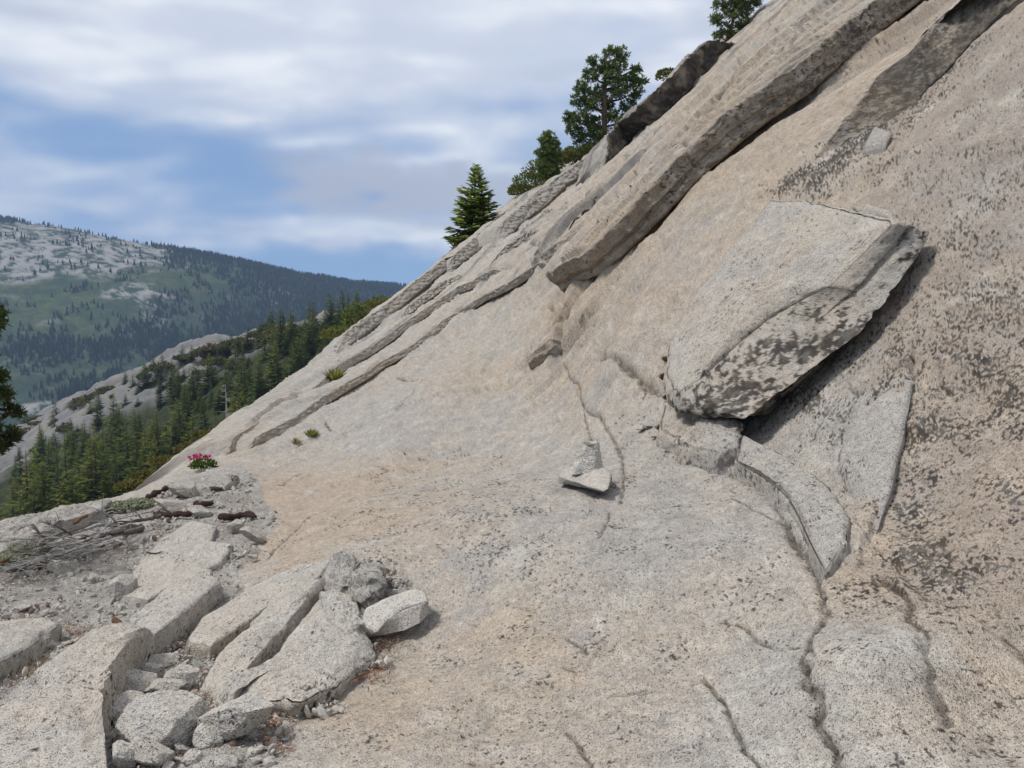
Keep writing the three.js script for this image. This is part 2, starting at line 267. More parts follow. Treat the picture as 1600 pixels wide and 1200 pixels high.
function near(q, x, y, z, jit) { // distance to a polyline, and its side
  let best = 1e9, side = 0;
  for (let i = 0; i + 1 < q.length; i++) {
    const a = q[i], b = q[i + 1], dx = b.x - a.x, dy = b.y - a.y, dz = b.z - a.z, l = dx * dx + dy * dy + dz * dz;
    let t = ((x - a.x) * dx + (y - a.y) * dy + (z - a.z) * dz) / l; t = t < 0 ? 0 : t > 1 ? 1 : t;
    const ex = x - a.x - t * dx, ey = y - a.y - t * dy, ez = z - a.z - t * dz, d = ex * ex + ey * ey + ez * ez;
    if (d < best) { best = d; side = dx * ez - dz * ex; }
  }
  return [Math.sqrt(best), side];
}
let soil = 0;                   // how far inside a crack the last point lay (dirt gathers there)
function relief(x, y, z) {
  soil = 0;      // height of the rock over the surveyed surface
  const sc = Math.min(1, -z / 14);
  let h = .045 * fbm(x * .8, y * .8, z * .8, 3) * (1 + sc * 2) + .022 * fbm(x * 3.3, y * 3.3, z * 3.3, 3) + .007 * N3(x * 13, y * 13, z * 13) + .0045 * N3(x * 31, y * 31, z * 31);
  // thin scales of rock that have flaked away
  const fl = fbm(x * .9 + 40, y * .9, z * .9, 4) + .05 * N3(x * 11, y * 11, z * 11); h += .014 * sstep(.05, .065, fl) + .010 * sstep(-.16, -.148, fl) + .012 * sstep(.0, .014, fbm(x * 1.9 + 60, y * 1.9, z * 1.9, 4) - .18);
  // long flutes down the dip, as water leaves them
  const sR = .1 * x - z, sL = .97 * x + .25 * z, wR = sstep(-.04, .08, x / -z), rough = fbm(x * .9, y * .9, z * .9, 3);
  h += .022 * fbm(sR * 2.1, (x + y) * .22, 3.3, 3) - .016;
  if (z < -7.5) {     // sheets of rock broken off along the slope: down the dip on the right, along the strike on the left
    const k = sstep(7.5, 22, -z), kR = sstep(7.5, 13, -z); let a = 0, b = 0;
    if (wR > 0) { const s1 = fbm(sR * .8 + .2 * rough, (x + y) * .05, 15.1, 4), s2 = fbm(sR * 2.0 + .2 * rough, (x + y) * .07, 25.1, 4); a = .13 * sstep(.0, .015, s1) + .10 * sstep(.17, .185, s1) + .06 * sstep(.05, .065, s2) + .06 * sstep(-.14, -.125, s2) + .08 * s2 - .17; }
    if (wR < 1) { const s1 = fbm(sL * .8 + .2 * rough, z * .035, 35.1, 4), s2 = fbm(sL * 2.2 + .2 * rough, z * .06, 45.1, 4); b = .08 * sstep(.02, .035, s1) + .06 * sstep(.19, .205, s1) + .035 * sstep(.07, .085, s2) + .035 * sstep(-.12, -.105, s2) + .05 * s2 - .11; }
    h += mix(b * k, a * kR, wR) + sc * .05 * rough;
  }
  for (const c of CR) if (x > c.x0 && x < c.x1 && z > c.z0 && z < c.z1) {
    const j = c.a * .9; const [d] = near(c.q, x + j * (N3(x * 9, y * 9, z * 9) + .6 * N3(x * 27, y * 27, z * 27)), y, z + j * (N3(x * 9 + 50, y * 9, z * 9) + .6 * N3(x * 27 + 50, y * 27, z * 27)));
    if (d < c.a * 3.5) { const w = c.a * (.60 + .45 * N3(x * 4, y * 4, z * 4 + 40)) + .0012 * -z, g = Math.exp(-((d / w) ** 2)); h -= Math.min(c.b, 1.7 * w) * g; if (g > soil) soil = g; }
  }
  for (const c of ST) if (x > c.x0 && x < c.x1 && z > c.z0 && z < c.z1) {
    const [d, s] = near(c.q, x + .02 * N3(x * 8, y * 8, z * 8), y, z + .03 * N3(x * 8, y * 8 + 9, z * 8));
    const sd = s > 0 ? d : -d; h += c.a * (sstep(-.02, .02, sd)) * Math.exp(-d / c.b) ;
  }
  for (const w of SW) { const dx = (x - w.c.x) / w.r, dz = (z - w.c.z) / w.rz, d = dx * dx + dz * dz; if (d < 6) h += w.h * Math.exp(-d * 1.1); }
  return h;
}
const gravelEdge = [[-500, 905], [-60, 890], [40, 872], [110, 835], [190, 795], [255, 765], [330, 742], [398, 738], [407, 756], [411, 790], [434, 800], [430, 830], [392, 865], [362, 903], [420, 960], [545, 905], [600, 884], [648, 915], [602, 990], [582, 1032], [505, 1092], [445, 1140], [408, 1230], [-500, 1230]];
const gravelTwo = [[1028, 640], [1062, 700], [1060, 715], [1020, 672]];
function inside(poly, x, y) { let r = false; for (let i = 0, j = poly.length - 1; i < poly.length; j = i++) { const a = poly[i], b = poly[j]; if ((a[1] > y) !== (b[1] > y) && x < (b[0] - a[0]) * (y - a[1]) / (b[1] - a[1]) + a[0]) r = !r; } return r; }
{
  const NX = 1000, NL = 900, pos = new Float32Array((NX + 1) * (NL + 1) * 3), col = new Float32Array(pos.length), uv = new Float32Array((NX + 1) * (NL + 1) * 2), grit = new Uint8Array((NX + 1) * (NL + 1));
  const q0 = 1 / Math.pow(1.7, .62), q1 = 1 / Math.pow(110, .62);
  // finer inside the view, coarser outside
  const xs = Array.from({ length: NX + 1 }, (_, i) => { const t = i / NX * 2 - 1; const s = Math.abs(t); return Math.sign(t) * (s < .92 ? s / .92 * .67 : .67 + (s - .92) / .08 * .37); });
  for (let j = 0; j <= NL; j++) {
    const D = Math.pow(mix(q0, q1, j / NL), -1 / .62), L = Math.log(D);
    for (let i = 0; i <= NX; i++) {
      const X = xs[i], Yb = slab.exact(X, L), x = X * D, y = EYE + Yb * D, z = -D, o = j * (NX + 1) + i;
      const [px, py] = toPixel(X, Yb);
      const jx = 9 * N3(x * 2.5, y * 2.5, z * 2.5) + 7 * N3(x * 9, y * 9, z * 9), jy = 9 * N3(x * 2.5 + 9, y * 2.5, z * 2.5) + 6 * N3(x * 9, y * 9 + 9, z * 9);
      const isGrit = D < 13.5 && inside(gravelEdge, px + jx, py + jy);
      const h = isGrit ? .05 * fbm(x * 1.3, 0, z * 1.3, 3) + .02 * N3(x * 6, 2, z * 6) + .012 * N3(x * 17, 2, z * 17) + .008 * N3(x * 40, 5, z * 40) : relief(x, y, z), soil0 = soil;
      pos[o * 3] = x - h * .5; pos[o * 3 + 1] = y + h * .8; pos[o * 3 + 2] = z + h * .1;
      grit[o] = isGrit ? 1 : 0;
      uv[o * 2] = (x * .98 - z * .19) * 1.28 / TILE; uv[o * 2 + 1] = (x * .19 + z * .98) / TILE;
      if (isGrit) {
        const n = fbm(x * 2.5, 4, z * 2.5, 4), m = N3(x * 20, 1, z * 20), duff = sstep(.1, .5, fbm(x * 1.7 + 30, 2, z * 1.7, 4) + blob([[240, 990, 50, 40, .35], [200, 870, 80, 40, .2], [380, 800, 50, 40, .2], [600, 1000, 40, 40, .4]], px, py)) * .55;
        const k = 1 + .35 * m; let c = mix3([.40 * k, .365 * k, .325 * k], [.52 * k, .485 * k, .435 * k], sstep(-.2, .3, n)); c = mix3(c, [.24, .16, .11], duff * (.6 + .4 * m));
        col[o * 3] = c[0]; col[o * 3 + 1] = c[1]; col[o * 3 + 2] = c[2];
      } else {
        const wall = sstep(1290, 1400, px + 40 * N3(x * 2, y * 2, z * 2)) * sstep(1010, 930, py);
        const c = granite(x, y, z, blob(stainTan, px, py) + wall * .22 + (px > 1300 ? .1 : 0), blob(stainGrey, px, py), blob(lichen, px, py) + (px > 1300 && py < 1000 ? .16 : D < 8 ? .03 : -.1));
        const wb = wall * sstep(-.25, .25, fbm(x * 2.6, y * 2.6 + 70, z * 2.6, 4) + .12) * .5 * sstep(.09, .26, c[0]); c[0] = mix(c[0], .31, wb); c[1] = mix(c[1], .255, wb); c[2] = mix(c[2], .21, wb);   // brown weathering of the wall
        // dark water streaks running down the dip on the far slab
        const so = sstep(.4, .8, soil0) * (.62 + .5 * N3(x * 19, y * 19, z * 19)); c[0] = mix(c[0], .085, so); c[1] = mix(c[1], .07, so); c[2] = mix(c[2], .055, so);
        const far = px > 860 ? sstep(8, 15, D) : sstep(12, 30, D), str = x / -z > .02 ? .1 * x - z : .97 * x + .25 * z, sk = far * sstep(.08, .34, fbm(str * 1.3, (x + y) * .10, 12.2, 4) + .25 * fbm(x * .8, y * .8, z * .8, 3) + .12 * sstep(30, 55, D)) * .72 * (1 + .5 * N3(x * 4, y * 4, z * 4));
        col[o * 3] = mix(c[0], .15, sk); col[o * 3 + 1] = mix(c[1], .148, sk); col[o * 3 + 2] = mix(c[2], .145, sk);
      }
    }
  }
  const rock = [], gritI = [];
  for (let j = 0; j < NL; j++) for (let i = 0; i < NX; i++) {
    const a = j * (NX + 1) + i, b = a + 1, c = a + NX + 1, d = c + 1, t = (grit[a] + grit[b] + grit[c] + grit[d]) >= 2 ? gritI : rock;
    t.push(a, b, c, b, d, c);
  }
  const full = new THREE.BufferGeometry(); full.setAttribute('position', new THREE.BufferAttribute(pos, 3)); full.setIndex(rock.concat(gritI)); full.computeVertexNormals();
  const nor = full.attributes.normal.array;
  const cut = idx => {     // keep only the vertices in use
    const map = new Int32Array(pos.length / 3).fill(-1), P = [], C = [], U = [], N = [], I = new Uint32Array(idx.length); let n = 0;
    for (let k = 0; k < idx.length; k++) { const v = idx[k]; if (map[v] < 0) { map[v] = n++; P.push(pos[v * 3], pos[v * 3 + 1], pos[v * 3 + 2]); C.push(col[v * 3], col[v * 3 + 1], col[v * 3 + 2]); N.push(nor[v * 3], nor[v * 3 + 1], nor[v * 3 + 2]); U.push(uv[v * 2], uv[v * 2 + 1]); } I[k] = map[v]; }
    const g = new THREE.BufferGeometry(); g.setAttribute('position', new THREE.Float32BufferAttribute(P, 3)); g.setAttribute('normal', new THREE.Float32BufferAttribute(N, 3)); g.setAttribute('color', new THREE.Float32BufferAttribute(C, 3)); g.setAttribute('uv', new THREE.Float32BufferAttribute(U, 2)); g.setIndex(new THREE.BufferAttribute(I, 1)); return g;
  };
  structure(new THREE.Mesh(cut(rock), graniteMat), 'granite_slope', 'wide bare granite slope stained tan and grey, falling to the valley', 'rock slope');
  structure(new THREE.Mesh(cut(gritI), gritMat), 'gravel_terrace', 'grey gravel terrace at the foot of the granite slope', 'gravel');
}
console.log('slope done');

// ------------------------------------------------------------------ ledges: layers of rock whose broken edge faces the viewer
const STRIKE = new THREE.Vector3(-.188, 0, -.982);
function resample(pts, n) {                 // even points along a polyline
  const d = [0]; for (let i = 1; i < pts.length; i++) d.push(d[i - 1] + pts[i].distanceTo(pts[i - 1]));
  const out = []; let k = 0;
  for (let i = 0; i < n; i++) { const t = d[d.length - 1] * i / (n - 1); while (k < pts.length - 2 && d[k + 1] < t) k++; out.push(pts[k].clone().lerp(pts[k + 1], Math.min(1, Math.max(0, (t - d[k]) / (d[k + 1] - d[k] || 1))))); }
  out.len = d[d.length - 1]; return out;
}
function gridGeo(rows, cols, P, C, U, closed = false) {
  const idx = []; for (let j = 0; j + 1 < rows; j++) for (let i = 0; i + 1 < cols; i++) { const a = j * cols + i, b = a + 1, c = a + cols, d = c + 1; idx.push(a, b, c, b, d, c); }
  const g = new THREE.BufferGeometry(); g.setAttribute('position', new THREE.Float32BufferAttribute(P, 3)); g.setAttribute('color', new THREE.Float32BufferAttribute(C, 3)); g.setAttribute('uv', new THREE.Float32BufferAttribute(U, 2)); g.setIndex(idx); g.computeVertexNormals(); return g;
}
function ledge(name, label, px, { rise = .3, lean = .06, back = 3, n = 240, lich = .3, brown = .3, tan = .2, grey = 0, ends = .08, rough = .03, under = .12, seam = 0, taper = 1, crustShade = 0, rowsBack = 26, wave = 1, lichU = null }) {
  const line = resample(px.map(([x, y]) => S(x, y)), n), step = line.len / (n - 1), P = [], C = [], U = [];
  // profile: [away from the edge, height as share of rise, kind]
  const prof = [[under + .15, -.35, 0], [under, -.04, 0], [under * .35, .02, 0], [.03, .04, 0], [.0, .075, 1], [.0, .11, 1]];
  const FR = rise > .25 && n > 400 ? 26 : 12; for (let k = 1; k <= FR; k++) prof.push([lean * k / FR, .11 + .85 * k / FR, 1]);
  prof.push([lean + .004, .985, 1], [lean + .012 + rise * .015, 1.0, 2], [lean + .03 + rise * .02, 1.004, 2]);
  for (let k = 1; k <= rowsBack; k++) { const t = (k / rowsBack) ** 1.5; prof.push([lean + .06 + back * t, 1.0 - .0 * t, 3 + t]); }
  const rowsN = prof.length; let arc = 0, flip = 0;
  for (let i = 4; i < n - 4; i += 4) flip += new THREE.Vector3().crossVectors(slab.normal(line[i].x, line[i].z), line[i + 4].clone().sub(line[i - 4]).normalize()).dot(STRIKE);
  for (let r = 0; r < rowsN; r++) {
    const [o, hf, kind] = prof[r]; if (r) arc += Math.hypot(o - prof[r - 1][0], (hf - prof[r - 1][1]) * rise);
    for (let i = 0; i < n; i++) {
      const p = line[i], a = line[Math.max(0, i - 4)], b = line[Math.min(n - 1, i + 4)];
      const T = b.clone().sub(a).normalize(), N = slab.normal(p.x, p.z); let A = new THREE.Vector3().crossVectors(N, T); if (flip < 0) A.negate(); A.normalize();
      const s = i * step, u = i / (n - 1), e = sstep(0, ends, u) * sstep(1, 1 - ends * taper, u);
      const j = (.06 * N3(s * .9, 2, 7) + .05 * N3(s * 2.7, 5, r < 4 ? 1 : 1) + .03 * N3(s * 8, 3, 3)) * wave * Math.min(1.6, rise * 3 + .2);
      // broken blocks along the edge
      const blocky = Math.floor(s * 1.1 + N3(s * .4, 1, 1)) , bj = (Math.abs(Math.sin(blocky * 12.9)) - .5) * .10 * wave * Math.min(1, rise * 2.2);
      let off = o + j + (kind >= 1 ? bj : 0); const rr = rise * e * (1 + .16 * N3(s * .6, 9, 1) + .08 * N3(s * 2.2, 4, 2));
      let q = p.clone().addScaledVector(A, off); q.y = slab.height(q.x, q.z);
      let hgt, soilK = 0;
      if (kind < 3) hgt = hf * rr - .16 * (1 - e); else { const t = kind - 3; hgt = rr * (1 - sstep(.25, 1, t)) - .03 - .2 * (1 - e) - .22 * sstep(.62, 1, t) + relief(q.x, q.y, q.z) * .9; soilK = soil; }
      if (seam && kind === 1 && hf > .30 && hf < .44) off += .06, q.addScaledVector(A, .05 * sstep(.9, .2, u));
      q.addScaledVector(N, hgt);
      if (kind >= 1 && kind <= 2) { const w = rough; q.addScaledVector(A, w * (N3(s * 6, hf * 3, 2) + .6 * N3(s * 15, hf * 7, 5))); q.addScaledVector(N, w * .5 * N3(s * 5, 8, hf * 2)); }
      if (kind < 1) q.addScaledVector(N, -.02);
      P.push(q.x, q.y, q.z);
      const face = kind >= .9 && kind <= 2, X = q.x / -q.z, Y = (q.y - EYE) / -q.z, [ix, iy] = toPixel(X, Y);
      const lk = lichU ? mix(lichU[0], lichU[1], sstep(.05, .5, u + .15 * N3(s * .7, 3, 3))) : lich, band = face ? lk * (.75 + .5 * N3(s * .8, hf * 2, 4)) : kind > 2.9 ? lich * .5 * sstep(.09, .0, kind - 3) : 0;
      const c = granite(q.x, q.y, q.z, face ? tan : blob(stainTan, ix, iy) + tan * .4, face ? grey : blob(stainGrey, ix, iy) + grey * .6, band, 1, face ? .7 : 0);
      if (face) { const k = brown * sstep(-.35, .35, fbm(q.x * 2.2, q.y * 2.2, q.z * 2.2, 4) + .2); const dd = crustShade * sstep(-.3, .2, fbm(q.x * 1.6, q.y * 1.6, q.z * 1.6, 4) + .1); C.push(mix(mix(c[0], .25, k), .05, dd), mix(mix(c[1], .205, k), .047, dd), mix(mix(c[2], .15, k), .047, dd)); }
      else { const far = sstep(8, 15, -q.z), st = q.x / -q.z > .02 ? .1 * q.x - q.z : .97 * q.x + .25 * q.z, so = sstep(.4, .8, soilK), sk = Math.max(so * .8, far * sstep(.05, .34, fbm(st * 1.3, (q.x + q.y) * .1, 12.2, 4) + .25 * fbm(q.x * .8, q.y * .8, q.z * .8, 3) + .12 * sstep(30, 55, -q.z)) * .6); C.push(mix(c[0], .15, sk), mix(c[1], .148, sk), mix(c[2], .145, sk)); }
      U.push(s / TILE, arc / TILE);
    }
  }
  return thing(new THREE.Mesh(gridGeo(rowsN, n, P, C, U), graniteMat), name, label, 'rock slab');
}
ledge('rock_slab', 'thick tan granite slab with a dark undercut edge running down the slope', [[876, 456], [900, 449], [937, 431], [975, 400], [1010, 366], [1040, 336], [1100, 276], [1150, 231], [1200, 191], [1265, 146], [1320, 98], [1390, 40], [1440, 0], [1520, -70], [1600, -140]], { rise: .40, lean: .05, back: 5.5, wave: .55, n: 460, rowsBack: 100, lich: .42, lichU: [.3, 1.6], brown: .42, tan: .3, ends: .02, taper: 4, under: .34, seam: 1, rough: .04 });
ledge('rock_slab', 'granite layer with a broad sloping edge blackened by lichen', [[1236, 304], [1270, 281], [1330, 240], [1390, 190], [1450, 138], [1530, 62], [1600, 0], [1700, -90], [1800, -180]], { rise: .38, lean: .46, back: 1.8, wave: .4, n: 420, lich: 1.7, brown: .45, tan: .5, crustShade: .5, ends: .5, taper: .1, under: .05, rough: .035 });
ledge('rock_slab', 'long pale granite rib above the flowering plant', [[336, 724], [370, 708], [398, 688], [432, 664], [468, 640], [525, 592], [560, 566], [640, 512], [720, 458], [790, 424]], { rise: .24, lean: .06, back: 3.0, wave: .3, n: 520, lich: .14, brown: .2, tan: .1, ends: .04, under: .26, rough: .03 });
ledge('rock_slab', 'lower granite rib running parallel below a longer one', [[372, 716], [420, 690], [470, 663], [550, 607], [602, 574], [650, 548], [700, 508], [760, 470], [830, 432], [862, 410]], { rise: .17, lean: .05, back: 2.0, wave: .3, n: 480, lich: .12, brown: .2, tan: .15, ends: .05, under: .24, rough: .03 });
ledge('rock_slab', 'dark lichen-covered ledge along the skyline edge of the slope', [[520, 556], [560, 528], [610, 492], [650, 460], [700, 420], [742, 388], [785, 350], [825, 318]], { rise: .42, lean: .25, back: 3, n: 300, lich: .55, brown: .35, grey: .5, ends: .14, rough: .1, under: .1 });
ledge('rock_slab', 'grey broken ledge below the small skyline pine', [[790, 372], [820, 345], [850, 322], [885, 290], [925, 262], [945, 250]], { rise: .6, lean: .4, back: 4, n: 240, lich: .5, brown: .2, grey: .6, ends: .15, rough: .14, under: .1 });
ledge('rock_slab', 'grey weathered ledge on the slope under the skyline fir', [[690, 430], [730, 405], [770, 372], [800, 352], [840, 330]], { rise: .5, lean: .3, back: 3.5, n: 220, lich: .45, brown: .25, grey: .5, ends: .2, rough: .12, under: .1 });
ledge('rock_slab', 'tall black overhanging rock face below the high skyline pine', [[930, 274], [950, 256], [985, 220], [1030, 184], [1075, 142], [1120, 96], [1150, 66]], { rise: 1.05, lean: -.35, back: 4, n: 260, lich: .62, brown: .5, grey: .8, ends: .18, rough: .2, under: .5, crustShade: .8 });  // near-black tint on the face: black stain plus overhang shade in the colour
ledge('rock_slab', 'thin granite step leading toward the notch of the slope', [[798, 452], [830, 432], [870, 400], [905, 366], [940, 320]], { rise: .22, lean: .12, back: 2.2, n: 200, lich: .3, brown: .3, tan: .2, ends: .45, under: .1 });
ledge('rock_slab', 'short grey ledge just under the upper end of the longest rib', [[742, 432], [775, 410], [812, 384], [845, 368]], { rise: .3, lean: .2, back: 2, n: 160, lich: .35, brown: .2, grey: .6, ends: .3, rough: .12, under: .1 });
ledge('rock_slab', 'thin grey ledge between the weathered ledge and the notch', [[790, 392], [822, 372], [858, 346], [890, 318]], { rise: .28, lean: .2, back: 2, n: 160, lich: .35, brown: .2, grey: .6, ends: .3, rough: .12, under: .1 });
ledge('rock_slab', 'low lichen-grey ledge along the middle of the far slab', [[620, 505], [665, 472], [712, 438], [752, 414]], { rise: .26, lean: .2, back: 2, n: 180, lich: .35, brown: .25, grey: .5, ends: .3, rough: .10, under: .1 });
ledge('rock_slab', 'rough grey ledge below the skyline shrubs', [[842, 318], [868, 298], [898, 276], [924, 258]], { rise: .5, lean: .3, back: 2.5, n: 160, lich: .5, brown: .15, grey: .7, ends: .3, rough: .16, under: .1 });
ledge('rock_slab', 'short dark flake of granite standing off the slope', [[822, 586], [838, 578], [862, 563], [892, 546]], { rise: .16, lean: .05, back: .7, n: 120, lich: .5, brown: .45, tan: .2, ends: .22, under: .08 });

// ------------------------------------------------------------------ blocks: rings of points, lofted and weathered
function block(rings, o = {}) {   // rings: arrays of Vector3 of equal length, first = rim of the top face
  const { m = 220, side = 26, cap = 30, rough = .012, dome = .02, tan = .1, grey = 0, lich = 0, sideLich = lich, sideBrown = 0, round = .02, seed = 0, notch = null, lichAt = null, pale = 0 } = o;
  const loop = rings.map(r => { const q = resample([...r, r[0]], m + 1); return q; });
  // all rings share the parameter of the first (corner to corner)
  const par = rings.map(r => { const out = [], k = r.length; for (let i = 0; i <= m; i++) { const t = (i / m) * k, a = Math.floor(t) % k, f = t - Math.floor(t); out.push(r[a].clone().lerp(r[(a + 1) % k], f)); } return out; });
  const smooth = (l, n) => { for (let s = 0; s < n; s++) { const c = l.map(v => v.clone()); for (let i = 0; i < m; i++) l[i].copy(c[(i + m - 1) % m]).add(c[(i + 1) % m]).multiplyScalar(.25).addScaledVector(c[i], .5); l[m].copy(l[0]); } };
  par.forEach(l => smooth(l, Math.max(1, Math.round(m / 190))));
  const cen = new THREE.Vector3(); for (let i = 0; i < m; i++) cen.add(par[0][i]); cen.multiplyScalar(1 / m);
  const up = new THREE.Vector3(); for (let i = 0; i < m; i++) up.add(new THREE.Vector3().crossVectors(par[0][i].clone().sub(cen), par[0][(i + 1) % m].clone().sub(cen))); if (up.y < 0) up.negate(); up.normalize();
  const rows = [], kinds = [];
  for (let c = 0; c <= cap; c++) { const t = c / cap; rows.push(par[0].map(p => { const v = p.clone().sub(cen), hh = v.dot(up), q = cen.clone().addScaledVector(v.addScaledVector(up, -hh), t).addScaledVector(up, hh * t ** 5); q.addScaledVector(up, dome * (1 - t * t) - (t > .999 ? round * .8 : t > .96 ? round * .15 : 0)); return q; })); kinds.push(0); }
  const R = rings.length - 1;
  for (let r = 0; r < R; r++) for (let k = 1; k <= side; k++) {
    const t = k / side; rows.push(par[r].map((p, i) => { const q = p.clone().lerp(par[r + 1][i], t); const out = q.clone().sub(cen); out.addScaledVector(up, -out.dot(up)).normalize(); if (r === 0) { q.addScaledVector(out, round * Math.sin(Math.min(1, t * 5) * Math.PI * .5) - round * .3); if (notch) q.addScaledVector(out, notch(i / m, t)); } return q; })); kinds.push(1 + r);
  }
  const P = [], C = [], U = []; let arc = 0;
  const ax = Math.abs(up.y) > .9 ? new THREE.Vector3(1, 0, 0) : new THREE.Vector3(0, 0, 1), e1 = ax.clone().addScaledVector(up, -ax.dot(up)).normalize(), e2 = new THREE.Vector3().crossVectors(up, e1);
  const cols = m + 1, run = new Float32Array(cols);
  for (let j = 0; j < rows.length; j++) {
    for (let i = 0; i < cols; i++) {
      const ii = i % m, q = rows[j][ii].clone(), x = q.x + seed * 3.1, y = q.y, z = q.z; const out = q.clone().sub(cen); out.addScaledVector(up, -.75 * out.dot(up)).normalize();
      const w = rough * (2.2 * N3(x * 3, y * 3, z * 3) + 1.3 * N3(x * 8, y * 8, z * 8) + .7 * N3(x * 20, y * 20, z * 20) + .35 * N3(x * 45, y * 45, z * 45));
      const chip = -(kinds[j] === 0 ? (j / cap) ** 10 : 1) * rough * 2 * sstep(.25, .6, N3(x * 7 + 9, y * 7, z * 7));
      const sw = kinds[j] ? 1 : (j / cap) ** 6; q.addScaledVector(up, w * (1 - sw)).addScaledVector(out, w * sw + chip); P.push(q.x, q.y, q.z);
      const lk = kinds[j] ? sideLich : lich, la = lichAt ? lichAt(q, kinds[j], j) : 0, c = granite(x, y, z, tan, grey, lk + la * 1.5, 1, Math.min(1, la * 2)).slice();
      const bw = kinds[j] ? sideBrown * sstep(-.06, .1, fbm(x * 3.5, y * 3.5, z * 3.5, 4)) : 0;  // side faces alone get patchy brown: stain, with part shade in the tone
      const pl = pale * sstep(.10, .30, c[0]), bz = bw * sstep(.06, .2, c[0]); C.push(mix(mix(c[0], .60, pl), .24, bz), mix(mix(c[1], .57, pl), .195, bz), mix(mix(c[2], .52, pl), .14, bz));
      if (kinds[j]) { run[i] += j ? rows[j][ii].distanceTo(rows[j - 1][ii]) : 0; U.push(i / m * loop[0].len / TILE, run[i] / TILE + .37); } else U.push(q.dot(e1) / TILE, q.dot(e2) / TILE);
    }
  }
  return gridGeo(rows.length, cols, P, C, U);
}
const ringAt = l => l.map(([x, y, h]) => S(x, y, h));
function drop(ring, d, out = 0) {   // a ring carried down to the ground
  const c = new THREE.Vector3(); ring.forEach(p => c.add(p)); c.multiplyScalar(1 / ring.length);
  return ring.map((p, i) => { const v = p.clone().sub(c); v.y = 0; v.normalize(); const q = p.clone().addScaledVector(v, typeof out === 'function' ? out(i) : out); q.y = slab.height(q.x, q.z) - d; return q; });
}

// the perched boulder
{
  const H = .60, top = ringAt([[1203, 312, H], [1250, 312, H], [1298, 321, H], [1393, 348, H + .02], [1352, 392, H], [1296, 446, H], [1258, 464, H - .02], [1194, 504, H - .02], [1138, 550, H - .03], [1090, 594, H - .07], [1054, 616, H - .14], [1040, 586, H - .1], [1042, 540, H - .05], [1088, 455, H], [1150, 378, H]]);
  const low = ringAt([[1203, 312, .1], [1250, 312, .1], [1330, 330, .1], [1441, 366, .20], [1428, 402, .2], [1386, 462, .2], [1336, 522, .22], [1285, 558, .24], [1228, 600, .26], [1168, 648, .27], [1085, 640, .22], [1046, 608, .2], [1042, 545, .1], [1088, 455, .1], [1150, 378, .1]]);
  [0, 1, 2, 12, 13, 14].forEach(i => { const n = slab.normal(top[i].x, top[i].z); low[i].copy(top[i]).addScaledVector(n, -.44); });
  const c = new THREE.Vector3(); low.forEach(p => c.add(p)); c.multiplyScalar(1 / low.length);
  const foot = low.map((p, i) => { const q = p.clone().lerp(c, i > 2 && i < 11 ? .48 : .06); q.y = slab.height(q.x, q.z) - .08; return q; });
  const g = block([top, low, foot], {
    m: 420, side: 40, cap: 70, rough: .014, dome: .03, tan: .12, grey: .0, lich: .05, sideLich: .3, sideBrown: .0, round: .05, seed: 2, pale: .2,
    notch: (u, t) => (u > .2 && u < .42 ? -.06 * Math.exp(-(((t - .5) / .07) ** 2)) : 0) + .07 * Math.sin(t * Math.PI) * sstep(.36, .5, u) * sstep(.76, .68, u),
    lichAt: (q, k) => { const [ix, iy] = toPixel(q.x / -q.z, (q.y - EYE) / -q.z); return blob([[1195, 545, 60, 26, .75], [1130, 590, 60, 30, .7], [1265, 485, 40, 20, .6], [1310, 545, 80, 36, 1.1], [1210, 625, 110, 30, 1.0], [1430, 400, 30, 50, .8], [1090, 640, 60, 22, .8], [1340, 520, 40, 40, .8]], ix, iy); },
  });
  thing(new THREE.Mesh(g, graniteMat), 'perched_boulder', 'large slab-shaped granite boulder with black lichen on its underside', 'boulder');
}
